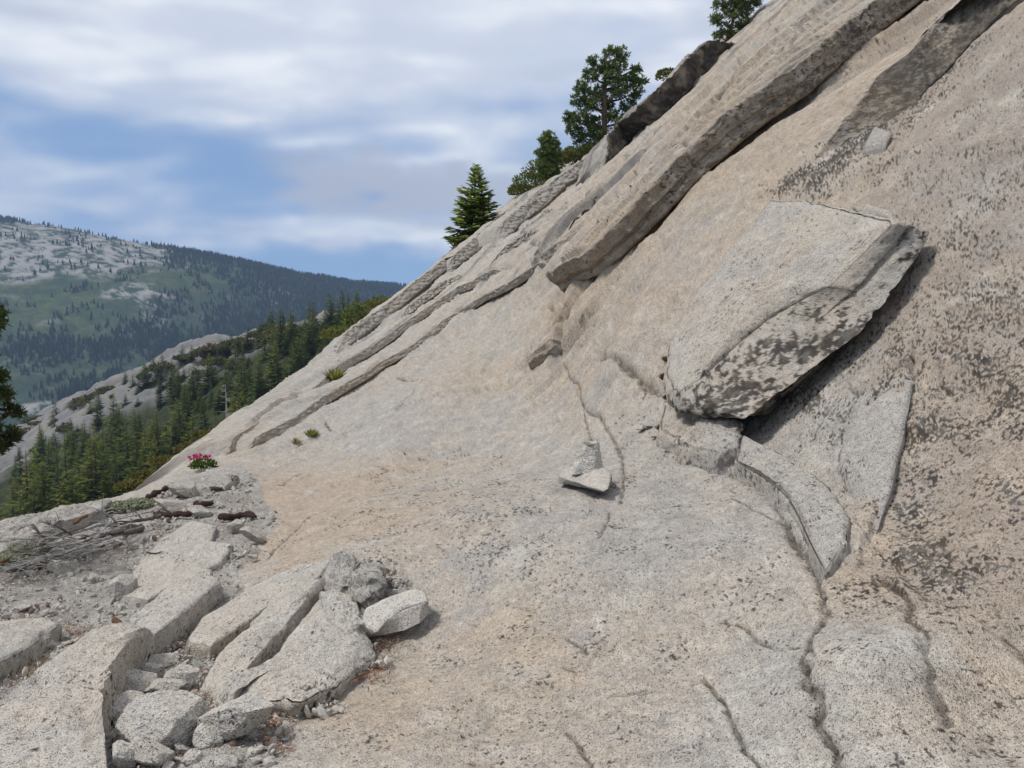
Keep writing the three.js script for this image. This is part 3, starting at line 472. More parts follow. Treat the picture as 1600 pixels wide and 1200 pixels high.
// wedge of rock under the boulder, and the raised rib beside it
{
  const top = ringAt([[1040, 632, .12], [1075, 640, .2], [1120, 648, .2], [1160, 656, .16], [1152, 690, .16], [1120, 705, .15], [1085, 700, .15], [1062, 690, .14], [1030, 668, .13]]);
  thing(new THREE.Mesh(block([top, drop(top, .08, .02)], { m: 200, side: 18, cap: 26, rough: .022, dome: .02, grey: .4, lich: .12, sideLich: .4, round: .04, seed: 5 }), graniteMat), 'rock_wedge', 'jagged grey rock wedge under the lower end of the perched boulder', 'rock');
  const rib = ringAt([[1160, 678, .13], [1195, 696, .15], [1235, 718, .16], [1272, 744, .16], [1302, 772, .15], [1324, 804, .13], [1320, 840, .11], [1304, 866, .09], [1288, 888, .07], [1268, 850, .10], [1250, 810, .14], [1230, 770, .16], [1192, 742, .15], [1150, 718, .14]]);
  thing(new THREE.Mesh(block([rib, drop(rib, .05, .03)], { m: 260, side: 12, cap: 40, rough: .012, dome: .02, grey: .5, tan: 0, lich: .2, sideLich: .35, round: .03, seed: 7 }), graniteMat), 'rock_rib', 'smooth grey rock rib curving down from the rock wedge', 'rock');
  const flake = ringAt([[1360, 585, .03], [1392, 580, .045], [1426, 592, .05], [1416, 650, .05], [1402, 715, .05], [1386, 780, .045], [1370, 826, .04], [1348, 822, .03], [1328, 780, .02], [1310, 740, .02], [1318, 680, .02], [1335, 630, .02]]);
  thing(new THREE.Mesh(block([flake, drop(flake, .05, .01)], { m: 240, side: 10, cap: 36, rough: .006, dome: .01, grey: .9, tan: -.2, lich: .08, sideLich: .3, round: .012, seed: 9 }), graniteMat), 'rock_flake', 'thin grey exfoliation flake clinging to the lichen-spotted wall', 'rock');
  const chip = ringAt([[1366, 196, .03], [1392, 206, .05], [1384, 226, .05], [1348, 232, .04]]);
  thing(new THREE.Mesh(block([chip, drop(chip, .05)], { m: 90, side: 8, cap: 14, rough: .006, grey: 1.2, tan: -.3, round: .015, seed: 12 }), graniteMat), 'rock_flake', 'small pale grey flake on the blackened edge of the granite layer', 'rock');
  const tab = ringAt([[1330, 322, .06], [1355, 318, .08], [1392, 330, .08], [1400, 345, .06], [1350, 340, .05]]);
  thing(new THREE.Mesh(block([tab, drop(tab, .05)], { m: 90, side: 8, cap: 14, rough: .008, grey: .4, sideLich: .4, round: .015, seed: 13 }), graniteMat), 'rock_flake', 'flat grey flake wedged behind the top of the perched boulder', 'rock');
}
// outcrop of split blocks beside the gravel
function outcrop(name, label, list, o, d = .12, out = .015) { const top = ringAt(list.map(([x, y, h]) => [x, y, h * .8])); return thing(new THREE.Mesh(block([top, drop(top, d, out)], o), graniteMat), name, label, 'rock'); }
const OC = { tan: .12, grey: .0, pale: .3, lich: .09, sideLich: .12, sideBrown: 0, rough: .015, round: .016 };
outcrop('split_block', 'larger half of the split granite block, moss growing under its front edge', [[330, 1088, .05], [370, 1100, .07], [415, 1092, .12], [470, 1092, .12], [520, 1072, .09], [582, 1020, .06], [572, 975, .11], [550, 930, .16], [520, 915, .19], [494, 940, .2], [455, 990, .2], [400, 1048, .18], [365, 1080, .16]], { ...OC, m: 320, side: 26, cap: 60, seed: 21, dome: .03 }, .12, i => [0, 0, -.04, -.10, -.07, -.02, 0, 0, 0, 0, 0, 0, 0][i] || 0);
outcrop('split_block', 'narrower half of the split granite block, across a dark crack', [[310, 1074, .06], [350, 1082, .08], [386, 1042, .16], [438, 986, .21], [480, 936, .21], [500, 920, .2], [520, 898, .2], [490, 905, .18], [440, 930, .18], [395, 968, .17], [340, 1025, .14]], { ...OC, m: 280, side: 20, cap: 50, seed: 23, dome: .03 }, .12, 0);
outcrop('weathered_boulder', 'crumbly weathered grey knob at the top of the split block', [[508, 908, .22], [514, 866, .28], [535, 856, .3], [560, 862, .3], [585, 880, .26], [588, 905, .2], [576, 935, .14], [552, 925, .18]], { ...OC, m: 220, side: 30, cap: 34, seed: 25, rough: .045, grey: .9, pale: .05, lich: .2, sideLich: .25, sideBrown: .05 });
outcrop('weathered_boulder', 'rounded cracked lump of granite wedged in the split', [[500, 925, .22], [530, 922, .24], [556, 945, .2], [572, 975, .16], [556, 998, .15], [525, 985, .2], [502, 962, .22]], { ...OC, m: 180, side: 20, cap: 30, seed: 27, rough: .028, grey: .5, sideBrown: .05 });
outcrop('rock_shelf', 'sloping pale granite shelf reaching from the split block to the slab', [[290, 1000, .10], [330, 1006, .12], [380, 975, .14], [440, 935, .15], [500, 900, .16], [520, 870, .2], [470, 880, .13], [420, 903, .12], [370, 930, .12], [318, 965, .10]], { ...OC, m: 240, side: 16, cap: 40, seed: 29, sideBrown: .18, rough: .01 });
outcrop('rock_shelf', 'long wedge of granite with a brown-stained, partly shade-toned face above the pine litter', [[200, 968, .16], [240, 990, .20], [290, 952, .22], [345, 906, .2], [330, 890, .2], [312, 884, .2], [265, 915, .18], [225, 945, .17]], { ...OC, m: 220, side: 18, cap: 34, seed: 31, sideBrown: .18, lich: .06 });
outcrop('corner_block', 'big pale granite block with a brown-stained, partly shade-toned upright face above the stone heap', [[-260, 1260, .24], [60, 1270, .18], [172, 1240, .06], [168, 1160, .12], [158, 1100, .26], [172, 1040, .32], [200, 1000, .32], [238, 986, .26], [205, 972, .25], [150, 985, .27], [110, 1010, .27], [40, 1060, .25], [-40, 1100, .24], [-260, 1170, .24]], { ...OC, m: 360, side: 26, cap: 80, seed: 33, lich: .12, sideBrown: .22, dome: .03, rough: .015 });
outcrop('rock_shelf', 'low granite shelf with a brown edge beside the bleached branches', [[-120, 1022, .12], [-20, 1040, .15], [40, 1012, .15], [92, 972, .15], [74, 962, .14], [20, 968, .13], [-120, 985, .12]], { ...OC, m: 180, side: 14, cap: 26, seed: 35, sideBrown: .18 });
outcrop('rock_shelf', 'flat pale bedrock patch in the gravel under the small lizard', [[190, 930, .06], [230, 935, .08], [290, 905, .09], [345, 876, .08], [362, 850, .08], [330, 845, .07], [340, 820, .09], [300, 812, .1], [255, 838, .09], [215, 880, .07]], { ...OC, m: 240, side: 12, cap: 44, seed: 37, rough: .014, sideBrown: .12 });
outcrop('rock_shelf', 'grey rock rim behind the bleached branches at the terrace edge', [[-200, 900, .1], [0, 862, .14], [80, 822, .16], [160, 795, .18], [172, 780, .2], [110, 790, .22], [40, 806, .22], [-40, 828, .2], [-200, 850, .2]], { ...OC, m: 260, side: 14, cap: 40, seed: 39, rough: .03, grey: .6, pale: 0, lich: .2 });

// ------------------------------------------------------------------ loose stones
function stone(seed, o = {}) {      // a unit stone cut by random planes, edges slightly rounded
  const { detail = 22, cuts = 12, flat = .7, sharp = 60, rough = .04, lim = [.55, .95] } = o, R = rng(seed * 977 + 5);
  const planes = []; for (let i = 0; i < cuts; i++) { const v = new THREE.Vector3(R() * 2 - 1, R() * 2 - 1, R() * 2 - 1).normalize(); planes.push([v, mix(lim[0], lim[1], R())]); }
  planes.push([new THREE.Vector3(.1, 1, .05).normalize(), .72 * (.8 + .3 * R())], [new THREE.Vector3(0, -1, 0), .7]);
  const g = new THREE.IcosahedronGeometry(1, detail), p = g.attributes.position, v = new THREE.Vector3();
  for (let i = 0; i < p.count; i++) {
    v.fromBufferAttribute(p, i).normalize(); let s = 0; for (const [n, d] of planes) { const k = Math.max(.05, v.dot(n)) / d; s += k ** sharp; }
    let r = Math.min(1.15, s ** (-1 / sharp)); const f = 2.2 + seed * 0; r *= 1 + rough * (1.3 * N3(v.x * f + seed, v.y * f, v.z * f) + .8 * N3(v.x * 6 + seed, v.y * 6, v.z * 6) + .5 * N3(v.x * 15, v.y * 15 + seed, v.z * 15)); v.multiplyScalar(r); p.setXYZ(i, v.x, v.y * flat, v.z);
  }
  return g;
}
function finish(g, pos, { tan = .12, grey = 0, lich = .03, pale = .32, brown = 0, size = .3 }) {   // colour and uv at real size, g in metres about its own base
  const p = g.attributes.position, C = new Float32Array(p.count * 3), U = new Float32Array(p.count * 2); g.computeVertexNormals(); const n = g.attributes.normal;
  for (let i = 0; i < p.count; i++) {
    const x = p.getX(i) + pos.x * 7.3, y = p.getY(i) + pos.y * 3, z = p.getZ(i) + pos.z * 5.1, c = granite(x, y, z, tan, grey, lich);
    const b = brown * sstep(-.1, .3, N3(x * 4, y * 4, z * 4));
    const pl = pale * sstep(.10, .30, c[0]); C[i * 3] = mix(mix(c[0], .60, pl), .26, b); C[i * 3 + 1] = mix(mix(c[1], .57, pl), .205, b); C[i * 3 + 2] = mix(mix(c[2], .52, pl), .15, b);
    const ax = Math.abs(n.getX(i)), ay = Math.abs(n.getY(i)), az = Math.abs(n.getZ(i));
    if (ay >= ax && ay >= az) { U[i * 2] = x / TILE; U[i * 2 + 1] = z / TILE; } else if (ax > az) { U[i * 2] = z / TILE; U[i * 2 + 1] = y / TILE; } else { U[i * 2] = x / TILE; U[i * 2 + 1] = y / TILE; }
  }
  g.setAttribute('color', new THREE.BufferAttribute(C, 3)); g.setAttribute('uv', new THREE.BufferAttribute(U, 2)); return g;
}
// a stone filling a patch of the photograph: centre, width and height in its pixels
function looseStone(name, label, group, [px, py, w, h, turn = 0, seed = 1, o = {}]) {
  const foot = S(px, py + h * .38), k = -foot.z / FOCAL, W = w * k * .54, Hh = h * k * .58;
  const g = stone(seed, { detail: w > 60 ? 26 : w > 25 ? 16 : 8, flat: 1, ...o });
  g.scale(W, Math.min(Hh * (o.tall || .95), W * 1.3), W * (o.deep || .85)); g.rotateZ(-(o.roll ?? .25)); g.rotateY(turn);
  g.computeBoundingBox(); g.translate(0, -g.boundingBox.min.y - (o.sink ?? .1) * (g.boundingBox.max.y - g.boundingBox.min.y), 0);
  finish(g, foot, o); const m = new THREE.Mesh(g, graniteMat); m.position.copy(foot); if (o.lift) m.position.y += o.lift;
  return thing(m, name, label, o.category || 'rock', group);
}
// shapes drawn from their corners: a rock as convex rings from traced corners
function carved(name, label, top, bottom, o, cat = 'rock', ground = true) {
  return thing(new THREE.Mesh(block([top, bottom], o), graniteMat), name, label, cat);
}
// white stone lying on the slab edge
{
  const top = ringAt([[563, 974, .13], [572, 950, .16], [600, 936, .17], [645, 920, .17], [662, 922, .16], [668, 938, .15], [655, 943, .15], [630, 952, .145], [602, 972, .135], [590, 986, .11]]);
  const bot = ringAt([[562, 985, .05], [570, 958, .0], [600, 944, .0], [645, 930, .0], [664, 936, .02], [670, 958, .05], [655, 973, .05], [630, 983, .05], [600, 990, .05], [578, 993, .05]]);
  [1, 2, 3].forEach(i => bot[i].copy(top[i]).add(new THREE.Vector3(0, -.14, -.02)));
  carved('white_stone', 'angular white stone lying on the edge of the split block', top, bot, { m: 200, side: 22, cap: 30, rough: .005, dome: .012, pale: .62, tan: -.1, grey: -.3, round: .010, seed: 41 }, 'stone');
}
// the cairn: three stones stacked on the slab
{
  const base = ringAt([[872, 742, .10], [880, 732, .12], [910, 732, .13], [940, 728, .14], [954, 738, .13], [950, 762, .09], [942, 766, .08], [915, 758, .09], [895, 752, .09]]);
  const bb = ringAt([[873, 756, .03], [880, 745, 0], [910, 742, 0], [940, 738, 0], [955, 750, .03], [952, 764, .02], [945, 770, .02], [915, 763, .03], [890, 757, .03]]);
  carved('cairn_stone', 'flat pale base stone of the small cairn', base, bb, { m: 180, side: 16, cap: 26, rough: .005, dome: .01, pale: .4, tan: .3, round: .008, seed: 43 }, 'stone');
  const f = S(917, 736, .12), k = -f.z / FOCAL;
  const ring = (rx, rz, cx, y, j) => [.4, 1.0, 2.4, 3.2, 4.4, 5.5].map((a, i) => f.clone().add(new THREE.Vector3((cx + Math.cos(a) * rx * (1 + .16 * Math.sin(i * 2.3 + j))) * k, (y + 3 * Math.sin(i * 1.7 + j)) * k, Math.sin(a) * rz * k)));
  const topY = 44 * k; carved('cairn_stone', 'upright angular tan stone standing in the middle of the cairn', ring(9, 6, 8, 44, 1.6), ring(27, 19, -1, -2, 2.4), { m: 160, side: 34, cap: 16, rough: .014, dome: .01, pale: .7, tan: .4, round: .006, seed: 45 }, 'stone');
  const g2 = stone(48, { detail: 14, sharp: 14 }); g2.scale(13 * k, 5 * k, 9 * k); g2.rotateZ(-.12); g2.computeBoundingBox(); g2.translate(0, -g2.boundingBox.min.y - .008, 0); finish(g2, f, { tan: .7, pale: 0, brown: .35 });
  const cap = thing(new THREE.Mesh(g2, graniteMat), 'cairn_stone', 'small reddish cap stone on top of the cairn', 'stone'); cap.position.copy(f).add(new THREE.Vector3(6 * k, topY - .012, 0));
}
// stones heaped at the lower left, between the corner block and the split block
const HEAP = 'stones heaped beside the split block';
[['broad rounded granite stone, the largest of the heap', [265, 1128, 128, 92, .3, 51, { roll: .05, lim: [.7, .95] }]],
 ['long angular granite stone leaning out of the heap toward the slab', [372, 1128, 128, 84, -.35, 52, { roll: -.5, deep: .6, tall: .8 }]],
 ['wedge-shaped stone with brown patches, resting on the heap', [196, 1106, 78, 50, .2, 53, { roll: .2, brown: .25 }]],  // brown falls in random patches over the whole stone
 ['oval pale stone at the back of the heap', [212, 1068, 62, 36, .1, 54, { lim: [.7, .95] }]],
 ['flat topped stone between the oval and the broad one', [256, 1076, 62, 40, .7, 55, {}]],
 ['blocky stone against the narrow half of the split block', [290, 1054, 50, 42, .2, 56, {}]],
 ['low flat stone under the red pine litter', [252, 1032, 56, 24, .1, 57, {}]],
 ['brown square stone half buried in the pine litter', [240, 1048, 30, 28, .4, 58, { brown: .5 }]],
 ['smooth upright stone under the wedge-shaped one', [196, 1146, 40, 46, .2, 59, { lim: [.7, .95] }]],
 ['pale oblong stone against the corner block', [192, 1176, 46, 54, -.4, 60, {}]],
 ['long pale stone at the very foot of the heap', [240, 1186, 74, 40, .5, 61, { roll: .4 }]],
 ['round stone below the long angular one', [330, 1152, 46, 44, .2, 62, { lim: [.7, .95] }]],
 ['small dark stone between the round and the broad one', [285, 1172, 28, 24, .2, 63, { grey: .4, pale: 0 }]],
 ['half buried stone at the outer edge of the heap', [352, 1196, 50, 26, .2, 64, {}]],
].forEach(([l, a]) => looseStone('heaped_stone', l, HEAP, a));
[[225, 1095, 30, 20], [172, 1122, 22, 16], [300, 1092, 28, 18], [320, 1120, 24, 18], [215, 1160, 26, 20], [172, 1160, 22, 18], [300, 1186, 34, 22], [330, 1190, 26, 18], [400, 1172, 30, 16], [268, 1056, 24, 16], [180, 1090, 20, 14], [228, 1052, 22, 14], [262, 1196, 26, 18], [420, 1188, 22, 14]].forEach(([x, y, w, h], i) => looseStone('heaped_stone', 'small pale stone filling a gap in the heap', HEAP, [x, y, w, h, i * 2, 150 + i, {}]));
// stones lying on the gravel terrace
[['pale angular stone next to the bleached branches', [98, 886, 40, 26, .3, 71, { pale: .45 }]],
 ['white flat stone at the end of the branch pile', [181, 848, 24, 14, .1, 72, { pale: .5 }]],
 ['rounded pale stone at the tip of the wedge of granite', [196, 918, 40, 46, .4, 73, {}]],
 ['cream coloured stone beside the rotten wood near the slab', [369, 823, 30, 26, .2, 74, { pale: .35 }]],
 ['tilted stone slab half sunk below the rotten wood', [396, 836, 38, 34, .6, 75, { roll: .6, tall: .6 }]],
 ['white square stone under the flowering plant', [365, 748, 26, 26, .2, 76, { pale: .4, category: 'stone' }]],
 ['broad white boulder under the flowering plant', [338, 752, 50, 32, .2, 77, { pale: .4, category: 'boulder' }]],
 ['cracked pale boulder against the long rib of rock', [290, 764, 56, 28, .1, 78, { pale: .3, category: 'boulder' }]],
 ['long flat stone beneath the red rotten log', [262, 790, 44, 16, .1, 79, { pale: .3 }]],
 ['grey stone wedged among the rotten wood', [318, 800, 40, 16, .1, 80, { pale: .2 }]],
 ['pale stone at the corner of the low shelf', [66, 1010, 40, 22, .1, 81, { pale: .3 }]],
].forEach(([l, a]) => looseStone('terrace_stone', l, undefined, a));
[[146, 904, 20, 14], [166, 903, 20, 10], [36, 950, 26, 14], [12, 962, 20, 10], [34, 972, 18, 10], [130, 868, 12, 8], [395, 870, 14, 8], [372, 868, 16, 9], [355, 885, 12, 8], [105, 1005, 22, 12], [88, 1012, 16, 10], [120, 1000, 16, 10], [320, 880, 14, 9], [210, 905, 14, 8], [60, 920, 12, 8], [120, 925, 14, 8], [20, 935, 12, 8], [90, 945, 12, 7], [300, 790, 14, 8], [345, 790, 14, 8], [255, 810, 12, 7], [388, 768, 12, 7], [180, 955, 16, 10], [150, 945, 10, 7]]
  .forEach(([x, y, w, h], i) => looseStone('pebble', 'small pale stone lying loose on the gravel terrace', 'small stones on the gravel', [x, y, w, h, i, 90 + i, { pale: .3 }]));
// loose flakes on the ledge by the moss
[[1010, 664, 22, 8], [1022, 682, 14, 7], [1000, 670, 16, 6]].forEach(([x, y, w, h], i) => looseStone('rock_chip', 'thin white rock chip lying on the slab beside the moss', 'rock chips beside the moss', [x, y, w, h, i, 130 + i, { pale: .4, tall: .6 }]));
console.log('rocks done');

// ------------------------------------------------------------------ the valley: near granite ridge and far mountain
const ridgeTop = [[-300, 790, 520], [-100, 735, 500], [0, 697, 480], [60, 655, 470], [160, 605, 450], [250, 566, 430], [330, 544, 410], [430, 512, 390], [560, 492, 400], [700, 470, 420], [900, 430, 450]];
const ridgePts = [[-300, 900, 330], [0, 775, 330], [150, 705, 320], [300, 655, 310], [0, 900, 190], [100, 870, 185], [200, 830, 180], [330, 760, 175], [450, 660, 200], [560, 600, 250], [700, 560, 300], [-300, 1000, 200], [0, 1100, 110], [300, 1000, 105], [600, 850, 120], [900, 700, 160], [420, 580, 300], [240, 640, 380], [500, 545, 320]];
for (const [x, y, d] of ridgeTop) ridgePts.push([x, y, d], [x, y + 14, d * 1.25], [x, y + 90, d * 1.8]);
const ridge = new Survey(ridgePts, [0, 1, 0, 60], .0008, 1, [4.6, 6.9], [-.95, .2]);
function sheet(sv, x0, x1, nx, d0, d1, nd, f) {
  const P = [], C = [], U = [];
  for (let j = 0; j <= nd; j++) { const D = d0 * (d1 / d0) ** (j / nd), L = Math.log(D); for (let i = 0; i <= nx; i++) { const X = mix(x0, x1, i / nx), Yb = sv.Y(X, L); let x = X * D, y = EYE + Yb * D, z = -D; const [px, py] = toPixel(X, Yb), r = f(x, y, z, px, py); P.push(x, y + r[0], z); C.push(r[1], r[2], r[3]); U.push(x / 40, z / 40); } }
  return gridGeo(nd + 1, nx + 1, P, C, U);
}
const landMat = new THREE.MeshPhysicalMaterial({ vertexColors: true, roughness: 1, specularIntensity: .15 });
{
  const g = sheet(ridge, -.75, .1, 560, 110, 800, 520, (x, y, z, px, py) => {
    const st = fbm(x * .012, y * .05 + x * .02, z * .012, 4), n = fbm(x * .06, y * .06, z * .06, 4), m = N3(x * .22, y * .22, z * .22) + .8 * N3(x * .5, y * .5, z * .5);
    const layer = fbm((y - x * .45) * .11, x * .012, z * .02, 4);
    const rock = sstep(-.25, .1, n * .8 + st * .6 + .16) * sstep(4, -26, py - (752 - .46 * px) + 40 * st + 26 * n);
    let c = mix3([.032, .038, .018], [.17 + .1 * layer, .166 + .1 * layer, .16 + .1 * layer], rock); const k = 1 + .35 * m + .6 * layer; const dk = rock * sstep(.05, .25, layer + .15 * m) * .6; c = mix3([c[0] * k, c[1] * k, c[2] * k], [.12, .12, .12], dk);
    const tan = rock * sstep(.05, .3, n) * .3; c = mix3(c, [.34, .29, .22], tan);
    return [9 * layer * (.3 + rock) + 2.5 * n + .9 * m, ...c];
  });
  structure(new THREE.Mesh(g, landMat), 'granite_ridge', 'bare granite ridge streaked grey, rising behind the conifer stand', 'ridge');
}
const mtTop = [[-400, 340, 2700], [-200, 332, 2600], [0, 350, 2500], [50, 364, 2480], [150, 374, 2450], [250, 394, 2450], [330, 410, 2500], [400, 424, 2550], [500, 440, 2650], [640, 454, 2800], [800, 462, 3000], [1100, 490, 3200]];
const mtPts = [[0, 440, 2100], [200, 440, 2150], [400, 470, 2250], [600, 500, 2400], [0, 540, 1800], [200, 540, 1850], [400, 560, 1950], [600, 580, 2100], [0, 640, 1550], [200, 640, 1600], [400, 660, 1700], [600, 680, 1800], [0, 800, 1250], [300, 800, 1300], [700, 800, 1400], [-400, 500, 1900], [-400, 700, 1400], [900, 600, 2000]];
for (const [x, y, d] of mtTop) mtPts.push([x, y, d], [x, y + 20, d * 1.3], [x, y + 60, d * 1.7]);
const mountain = new Survey(mtPts, [0, 1, 0, 300], .0004, 1, [7.0, 8.4], [-1.05, .3]);
const rockPatch = [[80, 390, 130, 34, 1.2], [10, 420, 70, 30, 1], [200, 400, 80, 24, .7], [190, 455, 50, 16, .9], [230, 468, 30, 10, .5], [400, 450, 60, 16, .7], [430, 470, 40, 14, .4], [60, 510, 20, 8, .3], [200, 520, 30, 12, .35], [40, 640, 60, 16, .9], [90, 655, 30, 14, .7], [280, 495, 60, 16, .3], [0, 360, 40, 14, .6]];
const grassPatch = [[90, 460, 120, 26, 1], [30, 480, 60, 30, .9], [180, 430, 60, 16, .5], [260, 425, 110, 22, .7], [320, 440, 80, 20, .6], [100, 510, 120, 30, .5], [60, 560, 100, 40, .35], [160, 590, 120, 40, .35], [240, 540, 100, 40, .3]];
const woods = [[330, 400, 120, 16, .6], [480, 430, 130, 40, 1.2], [600, 470, 120, 60, 1.3], [560, 520, 120, 60, 1], [120, 545, 140, 20, .6], [300, 545, 160, 40, .5], [200, 620, 200, 30, .7], [420, 540, 100, 60, .8], [10, 345, 60, 10, .5]];
const masks = (px, py, x, z) => { const n = fbm(x * .006, 3, z * .006, 5), m = fbm(x * .02, 7, z * .02, 4); return [sstep(.25, .75, blob(rockPatch, px, py) + n * .9 + m * .5), sstep(.2, .8, blob(grassPatch, px, py) + n * .6 - m * .3), blob(woods, px, py) + n * .8 + m * .5]; };
{
  const g = sheet(mountain, -1.0, .25, 520, 1150, 3600, 420, (x, y, z, px, py) => {
    const [r, gr] = masks(px, py, x, z), m = N3(x * .03, y * .03, z * .03) + .7 * N3(x * .07, y * .07, z * .07), f = N3(x * .16, y * .16, z * .16);
    let c = [.030, .050, .028]; c = mix3(c, [.062, .086, .030], gr * Math.max(0, .55 + .7 * m + .6 * f)); c = mix3(c, [.10, .09, .06], sstep(.25, .7, m + f) * .5);
    const k = 1 + .3 * m + .3 * f; c = mix3(c, [.235 * k, .225 * k, .21 * k], r * sstep(-.4, .15, m + f * .6));
    return [26 * fbm(x * .004, 1, z * .004, 4) + 1.2 * m * r + 1.5 * f, ...c];
  });
  structure(new THREE.Mesh(g, landMat), 'far_mountain', 'long far mountain, half bare rock and half forest', 'mountain');
}
// ------------------------------------------------------------------ conifers
const needleMat = new THREE.MeshPhysicalMaterial({ vertexColors: true, roughness: 1, specularIntensity: .08, transmission: .45, thickness: 0, side: THREE.DoubleSide });
const barkMat = new THREE.MeshStandardMaterial({ color: new THREE.Color(.13, .085, .06), roughness: 1 });
const greyWoodMat = new THREE.MeshStandardMaterial({ color: new THREE.Color(.33, .30, .27), roughness: 1 });
function geo(P, C) { const g = new THREE.BufferGeometry(); g.setAttribute('position', new THREE.Float32BufferAttribute(P, 3)); g.setAttribute('color', new THREE.Float32BufferAttribute(C, 3)); g.computeVertexNormals(); return g; }
function limb(pts, r0, r1, seg = 5) {      // tapered tube through points
  const n = pts.length, P = [], I = [], U = [];
  for (let i = 0; i < n; i++) {
    const t = pts[Math.min(n - 1, i + 1)].clone().sub(pts[Math.max(0, i - 1)]).normalize(), a = Math.abs(t.y) < .9 ? new THREE.Vector3(0, 1, 0) : new THREE.Vector3(1, 0, 0), u = new THREE.Vector3().crossVectors(t, a).normalize(), v = new THREE.Vector3().crossVectors(t, u), r = mix(r0, r1, i / (n - 1));
    for (let k = 0; k <= seg; k++) { const th = k / seg * Math.PI * 2; const q = pts[i].clone().addScaledVector(u, Math.cos(th) * r).addScaledVector(v, Math.sin(th) * r); P.push(q.x, q.y, q.z); U.push(k / seg, i / n * 3); }
  }
  for (let i = 0; i + 1 < n; i++) for (let k = 0; k < seg; k++) { const a = i * (seg + 1) + k, b = a + 1, c = a + seg + 1, d = c + 1; I.push(a, c, b, b, c, d); }
  const g = new THREE.BufferGeometry(); g.setAttribute('position', new THREE.Float32BufferAttribute(P, 3)); g.setAttribute('uv', new THREE.Float32BufferAttribute(U, 2)); g.setIndex(I); g.computeVertexNormals(); return g;
}
function leafTri(P, C, p, dir, side, len, wid, c) {      // a pointed spray of needles: two triangles
  const q = p.clone().addScaledVector(dir, len), m = p.clone().addScaledVector(dir, len * .45), a = m.clone().addScaledVector(side, wid), b = m.clone().addScaledVector(side, -wid);
  P.push(p.x, p.y, p.z, a.x, a.y, a.z, q.x, q.y, q.z, p.x, p.y, p.z, q.x, q.y, q.z, b.x, b.y, b.z); for (let k = 0; k < 6; k++) C.push(c[0], c[1], c[2]);
}
function fir(seed, H, R, { whorl = .5, per = 9, spray = 8, bare = .03, green = [.040, .062, .022], full = 1, pow = .85, thin = 0 } = {}) {
  const r = rng(seed), P = [], C = [], up = new THREE.Vector3(0, 1, 0), wood = [limb([new THREE.Vector3(0, -.6, 0), new THREE.Vector3(.03 * H * (r() - .5), H * .5, 0), new THREE.Vector3(0, H * .98, 0)], H * .018, H * .002, 7)];
  const lean = (r() - .5) * .1;
  for (let y = bare * H; y < H * .985; y += whorl * (.75 + .5 * r())) {
    const t = y / H, L0 = R * (1 - t) ** pow * (t < .16 ? .72 + t * 1.75 : 1) + .06 * R, nb = Math.max(4, Math.round(per * (1 - t * .4)));
    const w0 = r() * 6.28;
    for (let b = 0; b < nb; b++) {
      if (r() < thin) continue;
      const az = w0 + b / nb * 6.28 + (r() - .5) * .7, len = L0 * (.62 + .55 * r()) * full, rise = mix(.05, .75, t) - .25 + (r() - .5) * .25, d = new THREE.Vector3(Math.cos(az), rise, Math.sin(az)).normalize(), sd = new THREE.Vector3(-Math.sin(az), 0, Math.cos(az));
      const o = new THREE.Vector3(lean * (y), y + (r() - .5) * whorl, 0), tone = .62 + .75 * r(), n = Math.max(3, Math.round(spray * (len / R + .25)));
      for (let k = 0; k < n; k++) {
        const s = (k + .6) / n, p = o.clone().addScaledVector(d, len * s * .82); p.y += -len * .16 * s * (1 - s) * 4 * (1 - t) + len * .06 * s * s;
        const sg = k % 2 ? 1 : -1, dir = d.clone().multiplyScalar(.75).addScaledVector(sd, sg * (.75 - .5 * s) * (.7 + .5 * r())).addScaledVector(up, (r() - .55) * .45).normalize(), side = new THREE.Vector3().crossVectors(dir, up).normalize().addScaledVector(up, (r() - .5) * .9).normalize();
        const l = len * (.42 - .14 * s) + .05 * R, q = tone * (.75 + .5 * r()); leafTri(P, C, p, dir, side, l, l * .34, [green[0] * q * (1 + .2 * r()), green[1] * q, green[2] * q]);
      }
    }
  }
  return { crown: geo(P, C), trunk: mergeGeometries(wood) };
}
